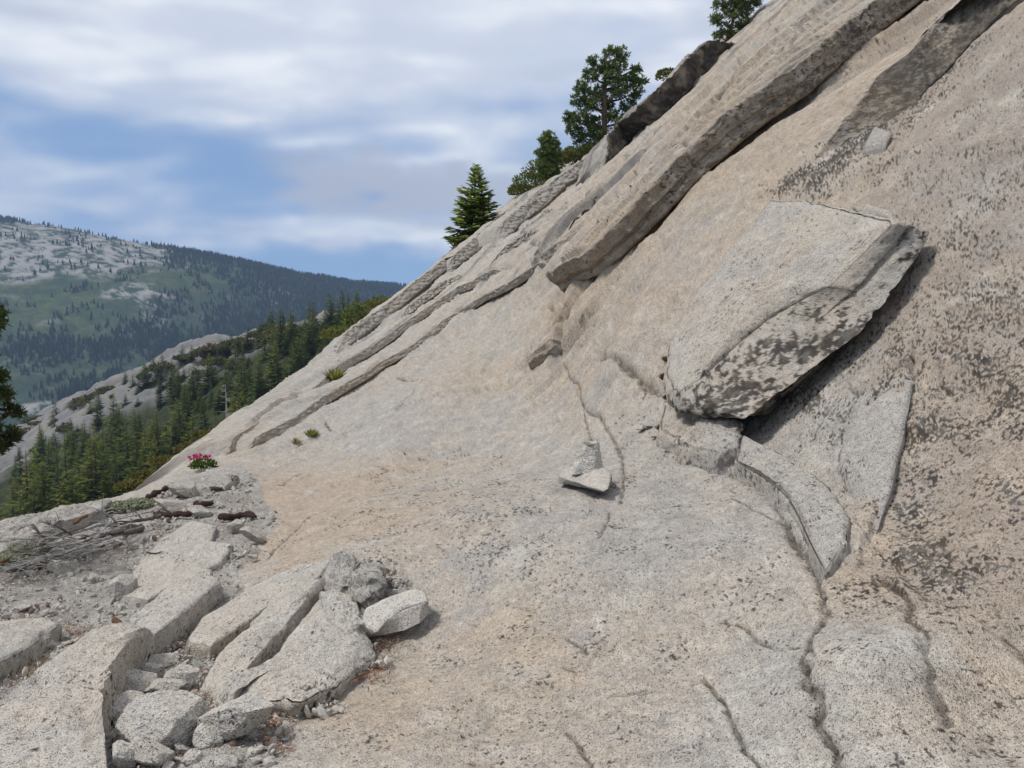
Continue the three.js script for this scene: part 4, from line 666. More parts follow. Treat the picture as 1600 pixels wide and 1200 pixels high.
function pine(seed, H, clumps, { trunkTop = .92, tuft = .34, green = [.045, .066, .024], density = 1, bend = 0, trunkR = .03 } = {}) {    // clumps: [x, y, z, r] in metres
  const r = rng(seed), P = [], C = [], spine = t => new THREE.Vector3(bend * t * t * H, H * trunkTop * t, 0), tp = []; for (let i = 0; i <= 8; i++) tp.push(spine(i / 8)); tp[0].y = -.5;
  const trunk = limb(tp, H * trunkR, H * .006, 8), limbs = [];
  for (const [x, y, z, cr] of clumps) {
    const c = new THREE.Vector3(x, y, z), t0 = Math.max(.12, Math.min(.97, (y - .12 * Math.hypot(x, z) - cr * .3) / (H * trunkTop) - .04)), s = spine(t0), mid = s.clone().lerp(c, .55).add(new THREE.Vector3(0, -.08 * s.distanceTo(c), 0));
    limbs.push(limb([s, mid, c], H * .010 + .02, H * .003, 5));
    const n = Math.round(cr * cr * 44 * density / (tuft * tuft * 6)) + 5;
    for (let k = 0; k < n; k++) {
      const v = new THREE.Vector3(r() * 2 - 1, r() * 2 - 1, r() * 2 - 1); if (v.length() > 1) { k--; continue; } v.normalize().multiplyScalar(.35 + .65 * Math.sqrt(r())); const o = c.clone().add(new THREE.Vector3(v.x * cr, v.y * cr * .8, v.z * cr)), tone = .6 + .8 * r();
      if (k % 3 === 0) limbs.push(limb([c, c.clone().lerp(o, .6), o], H * .0025, H * .0012, 3));
      for (let a = 0; a < 16; a++) { const d = new THREE.Vector3(r() * 2 - 1, r() * 1.9 - .7, r() * 2 - 1).normalize(), sd = new THREE.Vector3(r() - .5, r() - .5, r() - .5).cross(d).normalize(), q = tone * (.75 + .5 * r()), l = tuft * (.7 + .5 * r()); leafTri(P, C, o, d, sd, l, l * .12, [green[0] * q, green[1] * q, green[2] * q]); }
    }
  }
  return { crown: geo(P, C), trunk, limbs: mergeGeometries(limbs) };
}
function tree(t, name, label, group, pos, turn = 0, s = 1, bark = barkMat) {
  const g = new THREE.Group(); part(t.trunk, bark, 'trunk', g); part(t.crown, needleMat, 'crown', g); if (t.limbs) part(t.limbs, bark, 'limbs', g);
  g.position.copy(pos); g.rotation.y = turn; g.scale.setScalar(s); return thing(g, name, label, 'tree', group);
}
// far wood: one mass on the mountain
{
  const r = rng(77), P = [], C = [];
  for (let k = 0; k < 3; k++) { const y0 = .12 + k * .25, y1 = Math.min(1, y0 + .42), rr = .20 * (1 - k * .26); for (let a = 0; a < 6; a++) { const t0 = a / 6 * 6.283, t1 = (a + 1) / 6 * 6.283, e0 = rr * (.7 + .6 * r()), e1 = rr * (.7 + .6 * r()); P.push(Math.cos(t0) * e0, y0 - .05 * r(), Math.sin(t0) * e0, Math.cos(t1) * e1, y0, Math.sin(t1) * e1, 0, y1, 0); for (let q = 0; q < 3; q++) C.push(1, 1, 1); } }
  const g = geo(P, C), spots = [];
  for (let k = 0; k < 150000 && spots.length < 26000; k++) {
    const px = -300 + r() * 1200, py = 325 + r() * 400, [X] = slope(px, py), D = 1300 * Math.exp(r() * .95), Yb = mountain.Y(X, Math.log(D)); const [ix, iy] = toPixel(X, Yb); const x = X * D, z = -D;
    const w = masks(ix, iy, x, z); const dens = sstep(.15, .9, w[2]) * 1.0 + .30 * sstep(-.02, .2, fbm(x * .012, 9, z * .012, 3)) - w[0] * .12 - w[1] * .06; if (r() > dens) continue; spots.push([x, EYE + Yb * D + 26 * fbm(x * .004, 1, z * .004, 4), z]);
  }
  const im = new THREE.InstancedMesh(g, needleMat, spots.length), M = new THREE.Matrix4(), Q = new THREE.Quaternion(), c = new THREE.Color();
  spots.forEach((p, i) => { const h = 7 + 13 * r() ** 1.6; Q.setFromAxisAngle(new THREE.Vector3(0, 1, 0), r() * 6); M.compose(new THREE.Vector3(...p), Q, new THREE.Vector3(h * 1.1, h, h * 1.1)); im.setMatrixAt(i, M); const t = .65 + .9 * r() ** 2; c.setRGB(.030 * t, .050 * t, .027 * t); im.setColorAt(i, c); });
  stuff(im, 'far_forest', 'dark conifer forest covering the far mountain', 'forest');
}
// ridge pines and the stand of firs below the slope
{
  const FK = { whorl: .72, per: 8, spray: 7, green: [.10, .145, .03] }, kinds = [fir(1, 20, 4.6, FK), fir(2, 22, 4.6, { ...FK, thin: .08 }), fir(3, 18, 4.9, { ...FK, green: [.15, .185, .036] }), fir(4, 24, 4.8, { ...FK, pow: .7 }), fir(5, 19, 4.2, { ...FK, green: [.08, .125, .034], thin: .1 })];
  const R = rng(9), stand = 'firs standing below the granite slope';
  const tops = [[-20, 720], [18, 742], [40, 700], [66, 722], [88, 690], [100, 668], [122, 700], [140, 665], [160, 652], [180, 690], [196, 640], [212, 672], [226, 655], [244, 640], [262, 690], [278, 660], [288, 590], [300, 640], [318, 620], [330, 655], [342, 590], [352, 560], [366, 615], [380, 560], [392, 600], [404, 545], [418, 590], [432, 530], [446, 570], [456, 540], [470, 520], [486, 500], [498, 540], [510, 520], [30, 760], [75, 760], [118, 750], [158, 735], [200, 730], [240, 715], [286, 690], [326, 680], [10, 790], [60, 800], [105, 790], [150, 775], [190, 768], [226, 752], [262, 735], [296, 712], [370, 650], [410, 630], [440, 610], [52, 735], [135, 720], [175, 715], [218, 705], [256, 680], [310, 670], [350, 640], [-8, 770], [84, 780], [128, 770], [172, 752], [210, 745], [248, 728], [280, 715], [312, 700], [336, 690], [358, 668], [386, 650], [400, 622], [424, 616], [448, 590], [464, 575], [480, 560], [496, 548], [372, 600], [395, 640], [336, 640], [300, 680], [270, 640], [236, 680], [205, 700], [165, 700], [148, 690], [112, 728], [92, 735], [48, 768], [24, 775]];
  tops.forEach(([x, y], i) => {
    const k = kinds[i % 5], D = 150 + (y < 600 ? 60 : 0) + R() * 45 + (790 - y) * .16, tp = at(x, y, D), base = ridge.height(tp.x, tp.z), Hh = tp.y - base; const full = [20, 22, 18, 24, 19][i % 5];
    let s = Math.max(.45, Math.min(1.35, Hh / full)); const o = tree(k, 'fir_tree', 'dark green fir in the dense stand below the granite slope', stand, new THREE.Vector3(tp.x, tp.y - full * s, tp.z), R() * 6, s);
    o.scale.set(s * (.9 + .3 * R()), s, s * (.9 + .3 * R()));
  });
  for (let k = 0, c = 0; k < 400 && c < 85; k++) {      // the rest of the stand, back to the foot of the ridge
    const x = R() * 560, lo = 752 - .46 * x, hi = x < 200 ? 800 - x * .12 : 770 - (x - 200) * .72, y = mix(lo - 4, hi + 10, R()); if (hi < lo - 20) continue; const b = ridge.at(x, y); if (-b.z < 120 || -b.z > 420) continue; c++;
    const s = (.45 + .45 * R()) * 1, o = tree(kinds[c % 5], 'fir_tree', 'dark green fir in the dense stand below the granite slope', stand, b, R() * 6, s); o.scale.set(s * (1 + .4 * R()), s, s * (1 + .4 * R()));
  }
  const ridgeTops = [[425, 478, 34], [443, 487, 40], [458, 492, 40], [405, 500, 36], [388, 512, 34], [372, 520, 28], [478, 500, 40], [490, 484, 70], [345, 524, 26], [355, 530, 24], [320, 536, 22], [300, 540, 24], [285, 538, 26], [255, 545, 30], [240, 556, 22], [226, 562, 22], [196, 580, 20], [510, 505, 36], [526, 500, 34], [545, 482, 40], [560, 478, 44], [578, 472, 40], [595, 462, 36], [140, 618, 16], [105, 640, 14], [85, 655, 18], [250, 590, 24], [175, 655, 18], [215, 615, 22], [330, 560, 24], [420, 530, 34], [460, 528, 36], [268, 590, 18], [70, 685, 20], [30, 700, 20], [120, 660, 18], [380, 545, 28], [440, 520, 26], [500, 520, 26]];
  for (let k = 0; k < 60; k++) { const x = 60 + R() * 520, top = x < 330 ? 655 - (x - 60) * .41 : 544 - (x - 330) * .24; ridgeTops.push([x, top - 4 + R() * R() * 90 - 16 * R(), 18 + 22 * R()]); }
  ridgeTops.forEach(([x, y, h], i) => {
    const b = ridge.at(x, y + h), full = [20, 22, 18, 24, 19][i % 5], s = Math.min(1, h * -b.z / FOCAL / full); const o = tree(kinds[(i + 2) % 5], 'ridge_conifer', 'small conifer growing on the bare granite ridge', 'conifers scattered on the granite ridge', b.clone().add(new THREE.Vector3(0, -.3, 0)), i, s); o.scale.set(s * 1.7, s, s * 1.7);
  });
  const b0 = bush(501, 1, .8, 1, 420, .34, [.085, .10, .034], .2), b1 = bush(502, 1, .6, 1, 420, .34, [.11, .105, .04], .3);
  for (let k = 0, c = 0; k < 600 && c < 70; k++) {
    const x = -20 + R() * 600, top = x < 60 ? 690 - x * .6 : x < 330 ? 655 - (x - 60) * .41 : 544 - (x - 330) * .24, y = top + (R() < .55 ? R() * 14 : R() * 90); const b = ridge.at(x, y); if (-b.z < 200 || -b.z > 520 || fbm(b.x * .03, 2, b.z * .03, 3) < -.05) continue; c++;
    const g = new THREE.Group(), q = c % 2 ? b0 : b1; part(q.stems, barkMat, 'stems', g); part(q.leaves, needleMat, 'leaves', g); const s = 2.2 + 3 * R(); g.position.copy(b); g.scale.set(s * 1.4, s, s * 1.2); g.rotation.y = R() * 6; thing(g, 'ridge_shrub', 'olive shrub growing in a crack of the granite ridge', 'shrub', 'shrubs scattered on the granite ridge');
  }
  // dead snag in the stand
  const P0 = at(352, 640, 120), wood = [limb([new THREE.Vector3(0, -3, 0), new THREE.Vector3(.2, 4, 0), new THREE.Vector3(.1, 6.5, 0)], .16, .03, 6)], r = rng(5);
  for (let k = 0; k < 22; k++) { const y = .2 + r() * 6, a = r() * 6.28, l = 1.6 * (1 - y / 8) + .3; wood.push(limb([new THREE.Vector3(.1, y, 0), new THREE.Vector3(Math.cos(a) * l * .6, y + .1, Math.sin(a) * l * .6), new THREE.Vector3(Math.cos(a) * l, y + .5 * (r() - .3), Math.sin(a) * l)], .05, .012, 4)); }
  const sn = new THREE.Mesh(mergeGeometries(wood), greyWoodMat); sn.position.copy(P0).add(new THREE.Vector3(0, -2.6, 0)); thing(sn, 'dead_tree', 'bare grey dead tree poking above the slope edge', 'tree');
}
// trees on the skyline
function skyTree(px, pyBase, D, hPx) { return [at(px, pyBase, D), hPx * D / FOCAL]; }
{
  let [p, h] = skyTree(742, 384, 49, 124); const f = fir(31, h, h * .40, { whorl: h * .034, per: 10, spray: 13, green: [.20, .27, .06], bare: .02, pow: .8 });
  tree(f, 'skyline_fir', 'bright green conical fir growing on the rock skyline', undefined, p);
  [p, h] = skyTree(944, 246, 52, 166); const u = h / 160;
  const cl = [[8, 152, 0, 10], [24, 148, 2, 12], [-18, 138, 3, 9], [2, 132, -4, 15], [20, 130, 6, 12], [46, 128, -2, 9], [-20, 118, 2, 13], [8, 112, 8, 16], [36, 112, -6, 14], [54, 110, 3, 9], [-34, 100, 0, 13], [-10, 95, -9, 15], [20, 92, 9, 14], [44, 94, 2, 13], [-38, 82, 4, 14], [-18, 74, 8, 13], [4, 80, -10, 12], [34, 76, -5, 12], [-52, 58, -2, 11], [-34, 58, 6, 14], [-14, 52, -8, 14], [-46, 42, 3, 12], [-40, 30, -4, 10], [-22, 38, 2, 12], [12, 58, 6, 11], [32, 56, 4, 9], [24, 40, -6, 12], [36, 32, 4, 12], [-6, 26, 9, 12], [22, 20, 8, 12]].map(c => c.map(v => v * u));
  tree(pine(41, h, cl, { tuft: .26, density: 1, green: [.12, .165, .05], trunkR: .034 }), 'skyline_pine', 'tall open-crowned pine on the rock skyline', undefined, p);
  [p, h] = skyTree(857, 288, 52, 84); const v = h / 84;
  const c2 = [[0, 74, 0, 9], [-6, 64, 3, 11], [7, 62, -3, 11], [0, 52, 4, 14], [-10, 46, -3, 11], [11, 46, 2, 11], [0, 36, -5, 15], [-11, 30, 4, 11], [12, 28, -2, 12], [0, 20, 3, 14], [-8, 14, 3, 9], [10, 12, 0, 10], [3, 5, 3, 8]].map(c => c.map(w => w * v));
  tree(pine(43, h, c2, { tuft: .20, density: 1.2, green: [.15, .20, .06] }), 'skyline_pine', 'small bushy pine lower on the rock skyline', undefined, p);
  [p, h] = skyTree(1140, 92, 46, 124); const w = h / 124;
  const c3 = [[10, 112, 0, 14], [-6, 100, 3, 14], [28, 100, -3, 12], [40, 86, 0, 11], [10, 88, 4, 16], [-16, 80, 0, 12], [24, 74, -4, 14], [0, 68, 4, 14], [-20, 58, 2, 11], [16, 54, 0, 13], [-10, 44, 3, 11], [4, 32, 0, 11], [-18, 34, 2, 8], [-2, 20, 2, 8]].map(c => c.map(q => q * w));
  tree(pine(45, h, c3, { tuft: .22, density: 1, green: [.15, .185, .065], bend: .12 }), 'skyline_pine', 'pine cut by the top of the slope, highest on the skyline', undefined, p);
  // the pine standing just beside the terrace: its crown reaches into view
  const pb = at(-95, 900, 24), hh = 7.6, e = 24 / FOCAL, c4 = []; const r = rng(66);
  for (const [x, y] of [[-10, 470], [0, 490], [6, 500], [-18, 520], [-4, 545], [-10, 580], [0, 600], [10, 610], [22, 615], [-10, 620], [18, 640], [-6, 645], [-18, 665], [10, 680], [0, 700], [-40, 560], [-60, 480], [-70, 620], [-90, 520], [-120, 600], [-60, 690], [-100, 450], [-140, 520], [-150, 660], [-130, 400], [-90, 390]]) c4.push([(x + 95) * e, (900 - y) * e, (r() - .5) * 1.6, (15 + 6 * r()) * e]);
  tree(pine(67, 10.6, c4, { tuft: .22, density: 1.1, green: [.06, .078, .026], trunkTop: .9 }), 'terrace_pine', 'dark pine beside the terrace, only its branch tips showing', undefined, pb);
}
// ------------------------------------------------------------------ shrubs, tufts and flowers
function bush(seed, w, h, d, n, leaf, green, dry = 0) {
  const r = rng(seed), P = [], C = [], B = [];
  for (let k = 0; k < n; k++) {
    const a = r() * 6.28, q = Math.sqrt(r()), y = r(); const o = new THREE.Vector3(Math.cos(a) * q * w, y * h * Math.sqrt(Math.max(.05, 1 - q * q * .8)), Math.sin(a) * q * d); o.addScaledVector(new THREE.Vector3(N3(o.x * 2 / w, o.y, seed), 0, N3(seed, o.x, o.z * 2 / d)), w * .25);
    const dir = new THREE.Vector3(r() - .5 + Math.cos(a) * .4, r() * .9, r() - .5 + Math.sin(a) * .4).normalize(), sd = new THREE.Vector3(r() - .5, r() - .5, r() - .5).cross(dir).normalize(), t = .6 + .8 * r(), l = leaf * (.7 + .6 * r()), c = r() < dry ? [.20 * t, .15 * t, .07 * t] : [green[0] * t, green[1] * t, green[2] * t];
    leafTri(P, C, o, dir, sd, l, l * .3, c);
  }
  for (let k = 0; k < 9; k++) { const a = r() * 6.28, l = .75; B.push(limb([new THREE.Vector3(0, -.03 * h, 0), new THREE.Vector3(Math.cos(a) * w * .4, h * .35, Math.sin(a) * d * .4), new THREE.Vector3(Math.cos(a) * w * l, h * .7, Math.sin(a) * d * l)], .02 * h + .002, .004 * h + .001, 4)); }
  return { leaves: geo(P, C), stems: mergeGeometries(B) };
}
function shrub(name, label, group, pos, seed, w, h, d, n, leaf, green, dry, cat = 'shrub') { const b = bush(seed, w, h, d, n, leaf, green, dry), g = new THREE.Group(); part(b.stems, greyWoodMat, 'stems', g); part(b.leaves, needleMat, 'leaves', g); g.position.copy(pos); return thing(g, name, label, cat, group); }
[[828, 296, 54, 30, 26, 'yellow-green shrub left of the small bushy pine'], [884, 256, 55, 22, 18, 'small dark shrub between the two skyline pines'], [905, 248, 54, 30, 18, 'low olive shrub at the foot of the tall pine'], [925, 240, 53, 28, 26, 'olive shrub behind the trunk of the tall pine'], [968, 226, 52, 34, 30, 'brownish shrub on the uphill side of the tall pine'], [985, 196, 50, 22, 18, 'grey-green shrub above the black rock face'], [1050, 122, 48, 22, 12, 'sparse grey shrub on the rim over the black rock face'], [842, 282, 54, 26, 30, 'green shrub touching the small bushy pine'], [896, 252, 54, 22, 22, 'yellowish shrub beside the small dark one'], [945, 238, 52, 30, 22, 'low green shrub around the trunk of the tall pine'], [815, 304, 54, 20, 16, 'lowest yellow-green shrub on the skyline'], [735, 384, 49, 34, 22, 'green shrub spreading at the foot of the skyline fir'], [560, 512, 38, 26, 40, 'pale green shrub behind the slope edge'], [596, 486, 40, 26, 22, 'dark green shrub on the skyline ledge'], [535, 530, 40, 34, 20, 'broad yellow-green shrub among the conifers beyond the slope']].forEach(([x, y, D, w, h, l], i) => {
  const k = D / FOCAL; shrub('skyline_shrub', l, 'shrubs along the skyline', at(x, y, D), 200 + i, w * k, h * k, w * k, 900, .16, i % 3 ? [.15, .17, .045] : [.12, .16, .045], .12);
});
[[300, 706, 30, 24, 14], [262, 726, 28, 26, 12], [235, 748, 25, 24, 12], [330, 684, 33, 26, 12], [205, 764, 22, 22, 10]].forEach(([x, y, D, w, h], i) => { const k = D / FOCAL; shrub('edge_shrub', 'olive shrub hugging the edge of the slope above the stand', 'shrubs along the slope edge', at(x, y, D), 240 + i, w * k, h * k, w * k, 900, .13, [.12, .12, .035], .25); });
// tufts rooted in the cracks
function tuft(name, label, px, py, wPx, hPx, n, cols, cat = 'grass') {
  const p = S(px, py), k = -p.z / FOCAL, r = rng(px * 3 + py), P = [], C = [];
  for (let i = 0; i < n; i++) { const a = r() * 6.28, q = r(), o = new THREE.Vector3(Math.cos(a) * q * wPx * .28 * k, -.01, Math.sin(a) * q * wPx * .28 * k), dir = new THREE.Vector3(Math.cos(a) * (.3 + .8 * q), 1, Math.sin(a) * (.3 + .8 * q)).normalize(), sd = new THREE.Vector3(-Math.sin(a), 0, Math.cos(a)), l = hPx * k * (.5 + .7 * r()), c = cols[Math.floor(r() * cols.length)], t = .7 + .6 * r(); leafTri(P, C, o, dir, sd, l, Math.max(.0016, l * (n < 40 ? .012 : .05)), [c[0] * t, c[1] * t, c[2] * t]); }
  const m = new THREE.Mesh(geo(P, C), needleMat); m.position.copy(p).y += .02; return thing(m, name, label, cat);
}
const GR = [.13, .17, .03], YE = [.26, .24, .07], DR = [.26, .20, .12], RD = [.17, .075, .04];
tuft('grass_tuft', 'round green tuft growing alone on the open slab', 487, 684, 22, 14, 240, [GR, GR, YE]);
tuft('grass_tuft', 'dry grey-brown tuft beside the round green one', 464, 696, 18, 12, 140, [DR, DR, YE]);
tuft('grass_tuft', 'yellow-green tuft in the crack of the long rib', 524, 597, 24, 22, 260, [YE, GR, YE]);
tuft('grass_tuft', 'faint dry tuft high on the long rib', 672, 487, 16, 10, 90, [DR, YE]);
tuft('grass_tuft', 'faint yellow tuft on the long rib', 632, 508, 14, 8, 90, [YE, DR]);
tuft('grass_tuft', 'tall thin dry stalks growing on the big corner block', 30, 1090, 40, 60, 26, [DR, [.30, .18, .09]]);
tuft('grass_tuft', 'sparse dry stalks beside the brown-edged low shelf', 62, 1062, 36, 40, 22, [[.30, .18, .09], DR]);
tuft('moss_clump', 'dark green moss under the front edge of the split block', 425, 1112, 70, 26, 520, [[.05, .055, .012], [.09, .08, .02], [.035, .035, .012]], 'moss');
tuft('moss_clump', 'dark moss in the gap at the corner of the split block', 482, 1108, 46, 22, 300, [[.05, .055, .012], [.12, .09, .03], RD], 'moss');
tuft('moss_clump', 'orange moss squeezed along the left side of the perched boulder', 1038, 596, 14, 12, 460, [[.24, .15, .03], [.14, .11, .03], RD], 'moss');
tuft('moss_clump', 'yellow moss higher up beside the perched boulder', 1040, 566, 12, 9, 300, [[.26, .17, .04], [.14, .11, .03]], 'moss');
tuft('moss_clump', 'rusty moss under the left corner of the perched boulder', 1042, 626, 18, 9, 300, [[.18, .11, .03], RD], 'moss');
tuft('moss_clump', 'rust-brown moss in the joint beside the rock wedge', 1034, 674, 26, 10, 460, [[.16, .10, .03], RD, [.07, .06, .02]], 'moss');
tuft('moss_clump', 'olive moss at the foot of the rock wedge', 1072, 720, 30, 8, 460, [[.09, .085, .02], RD, [.05, .05, .02]], 'moss');
// the flowering plant
{
  const p = S(318, 732), k = -p.z / FOCAL, r = rng(8), g = new THREE.Group(); const b = bush(301, 20 * k, 17 * k, 14 * k, 420, 5 * k, [.08, .14, .02], .05); part(b.stems, greyWoodMat, 'stems', g); part(b.leaves, needleMat, 'leaves', g);
  const petal = new THREE.MeshStandardMaterial({ vertexColors: true, roughness: .8, side: THREE.DoubleSide });
  for (let i = 0; i < 26; i++) { const P = [], C = [], a = r() * 6.28, q = Math.sqrt(r()), o = new THREE.Vector3(-4 * k + Math.cos(a) * q * 19 * k, (14 + 7 * r()) * k, Math.sin(a) * q * 12 * k); for (let j = 0; j < 12; j++) { const d = new THREE.Vector3(r() - .5, r() * .9, r() - .5).normalize(), sd = new THREE.Vector3(r() - .5, r() - .5, r() - .5).cross(d).normalize(), t = .8 + .5 * r(); leafTri(P, C, o, d, sd, 4.2 * k, 1.1 * k, [.62 * t, .09 * t, .26 * t]); } part(geo(P, C), petal, 'flower', g); }
  g.position.copy(p); thing(g, 'flowering_plant', 'low plant with bright pink flowers in a crack of the rock', 'flower');
}
// ------------------------------------------------------------------ bleached branches, rotten wood, litter
const bleachMat = new THREE.MeshStandardMaterial({ color: new THREE.Color(.60, .57, .535), roughness: 1, bumpMap: grainBump, bumpScale: .01 });
const darkBranchMat = new THREE.MeshStandardMaterial({ color: new THREE.Color(.20, .165, .14), roughness: 1, bumpMap: grainBump, bumpScale: .01 });
const rotMat = new THREE.MeshStandardMaterial({ color: new THREE.Color(.085, .042, .032), roughness: 1, bumpMap: gritBump, bumpScale: .03 });
const rustMat = new THREE.MeshStandardMaterial({ color: new THREE.Color(.30, .145, .065), roughness: 1, bumpMap: gritBump, bumpScale: .02 });
function branch(label, list, rPx, mat, twigs = 4, lift = .06) {
  const pts = list.map(([x, y, h]) => S(x, y, (h ?? lift) * 1.3)), k = -pts[0].z / FOCAL, r = rng(list[0][0] * 7 + list[0][1]), cv = new THREE.CatmullRomCurve3(pts), n = 4 * list.length; const sp = []; for (let i = 0; i <= n; i++) { const q = cv.getPoint(i / n); q.x += k * 1.2 * N3(i * .8, 1, list[0][0]); q.y += k * 1.5 * N3(i * .8, 5, list[0][0]); sp.push(q); }
  rPx *= .85; twigs = twigs * 2 + 3; const G = [limb(sp, rPx * k, rPx * k * .22, 7)];
  for (let i = 0; i < twigs; i++) { const q = sp[2 + Math.floor(r() * (n - 3))], d = sp[n].clone().sub(sp[0]).normalize().multiplyScalar(.7).add(new THREE.Vector3((r() - .5) * 1.3, (r() - .4) * .45, (r() - .5) * 1.3)).normalize(), l = k * (14 + 26 * r()), m = q.clone().addScaledVector(d, l * .5); m.y += l * .08; const e = q.clone().addScaledVector(d, l); e.y = Math.max(e.y, slab.height(e.x, e.z) + .01); G.push(limb([q, m, e], rPx * k * .45, rPx * k * .12, 5)); }
  return thing(new THREE.Mesh(mergeGeometries(G), mat), 'dead_branch', label, 'branch', 'dead branches piled on the terrace');
}
branch('forked white branch reaching out of the pile toward the rim', [[78, 842, .1], [62, 834, .2], [54, 822, .3], [46, 820, .34], [20, 832, .3]], 3.0, bleachMat, 5);
branch('thick bleached branch lying along the top of the pile', [[186, 822, .1], [160, 820, .14], [130, 828, .16], [100, 838, .14], [76, 846, .1]], 4.2, bleachMat, 6);
branch('short white branch with an upright fork over the pile', [[182, 818, .1], [174, 808, .22], [160, 800, .34], [144, 793, .42]], 2.2, bleachMat, 2);
branch('long thin white branch lying at the lower edge of the pile', [[160, 858, .06], [120, 862, .08], [80, 868, .08], [40, 880, .07], [0, 890, .05]], 2.6, bleachMat, 8);
branch('grey branch crossing under the white fork', [[120, 842, .12], [84, 850, .12], [52, 846, .1], [30, 850, .1]], 2.4, bleachMat, 4);
branch('twisted brown root running through the middle of the pile', [[222, 825, .08], [196, 832, .14], [160, 838, .1], [120, 850, .08], [84, 872, .05]], 5.2, darkBranchMat, 7);
branch('brown branch lying lowest on the gravel', [[150, 852, .05], [105, 872, .05], [62, 884, .05], [20, 894, .04]], 3.2, darkBranchMat, 8);
branch('dark knotted branch at the head of the pile', [[250, 806, .08], [226, 812, .1], [200, 816, .1], [176, 826, .1]], 4.4, darkBranchMat, 5);
branch('thin grey branch curving over the rotten wood', [[240, 798, .1], [214, 804, .16], [184, 812, .16], [150, 826, .12]], 2, bleachMat, 4);
branch('small dark branch tangled below the twisted root', [[176, 845, .05], [140, 852, .06], [100, 862, .06]], 2.4, darkBranchMat, 6);
[[[150, 834, .1], [110, 846, .16], [60, 860, .12], [20, 868, .1]], [[132, 826, .2], [96, 832, .24], [58, 846, .2], [18, 856, .14]], [[176, 852, .06], [130, 866, .1], [84, 880, .1], [44, 890, .06]], [[112, 836, .2], [92, 824, .3], [70, 818, .34]], [[100, 866, .08], [60, 872, .12], [24, 884, .1], [-14, 892, .06]], [[204, 818, .12], [170, 830, .16], [140, 846, .12], [112, 852, .1]], [[140, 820, .24], [118, 828, .26], [88, 836, .2], [60, 842, .2]], [[66, 850, .16], [40, 842, .24], [10, 846, .22], [-20, 850, .2]]]
  .forEach((l, i) => branch('thin pale twig tangled in the pile of dead branches', l, 1.9, i % 3 ? bleachMat : darkBranchMat, 5));
{ const r = rng(909); for (let i = 0; i < 16; i++) { const x = 60 + r() * 130, y = 868 - (x - 40) * .25 + (r() - .5) * 26, l = 34 + 40 * r(); branch('thin pale twig tangled in the pile of dead branches', [[x, y, .08 + .14 * r()], [x - l * .5, y + l * .16, .12 + .14 * r()], [x - l, y + l * .36, .08 + .1 * r()]], 1.5, r() < .7 ? bleachMat : darkBranchMat, 3); } }
function wood(name, label, list, rPx, mat, cat, lift = .05) {
  const pts = list.map(([x, y]) => S(x, y, lift)), k = -pts[0].z / FOCAL, cv = new THREE.CatmullRomCurve3(pts), sp = []; for (let i = 0; i <= 26; i++) sp.push(cv.getPoint(i / 26)); const g = limb(sp, rPx * k, rPx * k * .8, 14), p = g.attributes.position, c = new THREE.Vector3();
  for (let i = 0; i < p.count; i++) { const s = sp[Math.floor(i / 15)]; c.fromBufferAttribute(p, i).sub(s); const end = Math.floor(i / 15), e = end < 2 || end > 24 ? .55 : 1, f = e * (1 + .9 * N3(p.getX(i) * 9, p.getY(i) * 9, p.getZ(i) * 9) + .4 * N3(p.getX(i) * 25, p.getY(i) * 25, p.getZ(i) * 25)); c.multiplyScalar(f).add(s); p.setXYZ(i, c.x, c.y, c.z); } g.computeVertexNormals();
  return thing(new THREE.Mesh(g, mat), name, label, cat);
}
wood('rotten_log', 'dark red rotten log between pale stones near the white boulder', [[228, 778], [248, 768], [268, 759]], 4, rotMat, 'log', .1);
wood('rotten_log', 'crumbling dark red log lying across the terrace', [[240, 802], [270, 804], [302, 803]], 4.4, rotMat, 'log');
wood('rotten_log', 'lumpy dark red log reaching to the tan slab', [[342, 808], [360, 808], [380, 804], [400, 807]], 5, rotMat, 'log');
wood('rotten_log', 'short dark wood knot beside a small stone', [[304, 786], [318, 788], [334, 786]], 4, rotMat, 'log');
wood('rotten_log', 'brown rotten wood mass at the head of the branch pile', [[190, 826], [208, 828], [226, 824]], 6.5, darkBranchMat, 'log');
wood('rotten_log', 'dark rotten wood under the bleached branches', [[100, 856], [130, 852], [162, 850]], 6, rotMat, 'log', .02);
wood('rotten_log', 'brown decayed wood at the low end of the pile', [[50, 888], [70, 884], [88, 874]], 6, darkBranchMat, 'log', .02);
wood('bark_strip', 'orange-brown strip of bark standing in the grey brush', [[116, 818], [126, 810], [137, 805]], 3, rustMat, 'bark', .2);
wood('bark_strip', 'long rusty bark strip at the rim end of the brush', [[-10, 884], [8, 876], [20, 870]], 2.4, rustMat, 'bark', .14);
wood('bark_strip', 'small orange bark piece on the white fork', [[56, 854], [63, 849], [68, 846]], 2.6, rustMat, 'bark', .16);
wood('bark_strip', 'flat rusty bark piece lying on the wedge of granite', [[178, 968], [186, 974], [192, 984]], 5, rustMat, 'bark', .24);
[[150, 800, 22, 12], [120, 815, 24, 13], [80, 826, 26, 13], [30, 868, 26, 13], [60, 856, 22, 11], [5, 884, 26, 14], [215, 790, 20, 9], [190, 796, 20, 10]].forEach(([x, y, w, h], i) => { const p = S(x, y + 4), k = -p.z / FOCAL; shrub('grey_brush', 'low grey-green brush growing among the bleached branches', 'grey-green brush around the branch pile', p, 260 + i, w * k * 1.2, h * k * 1.5, w * k, 1800, .04, [.36, .38, .27], .12); });
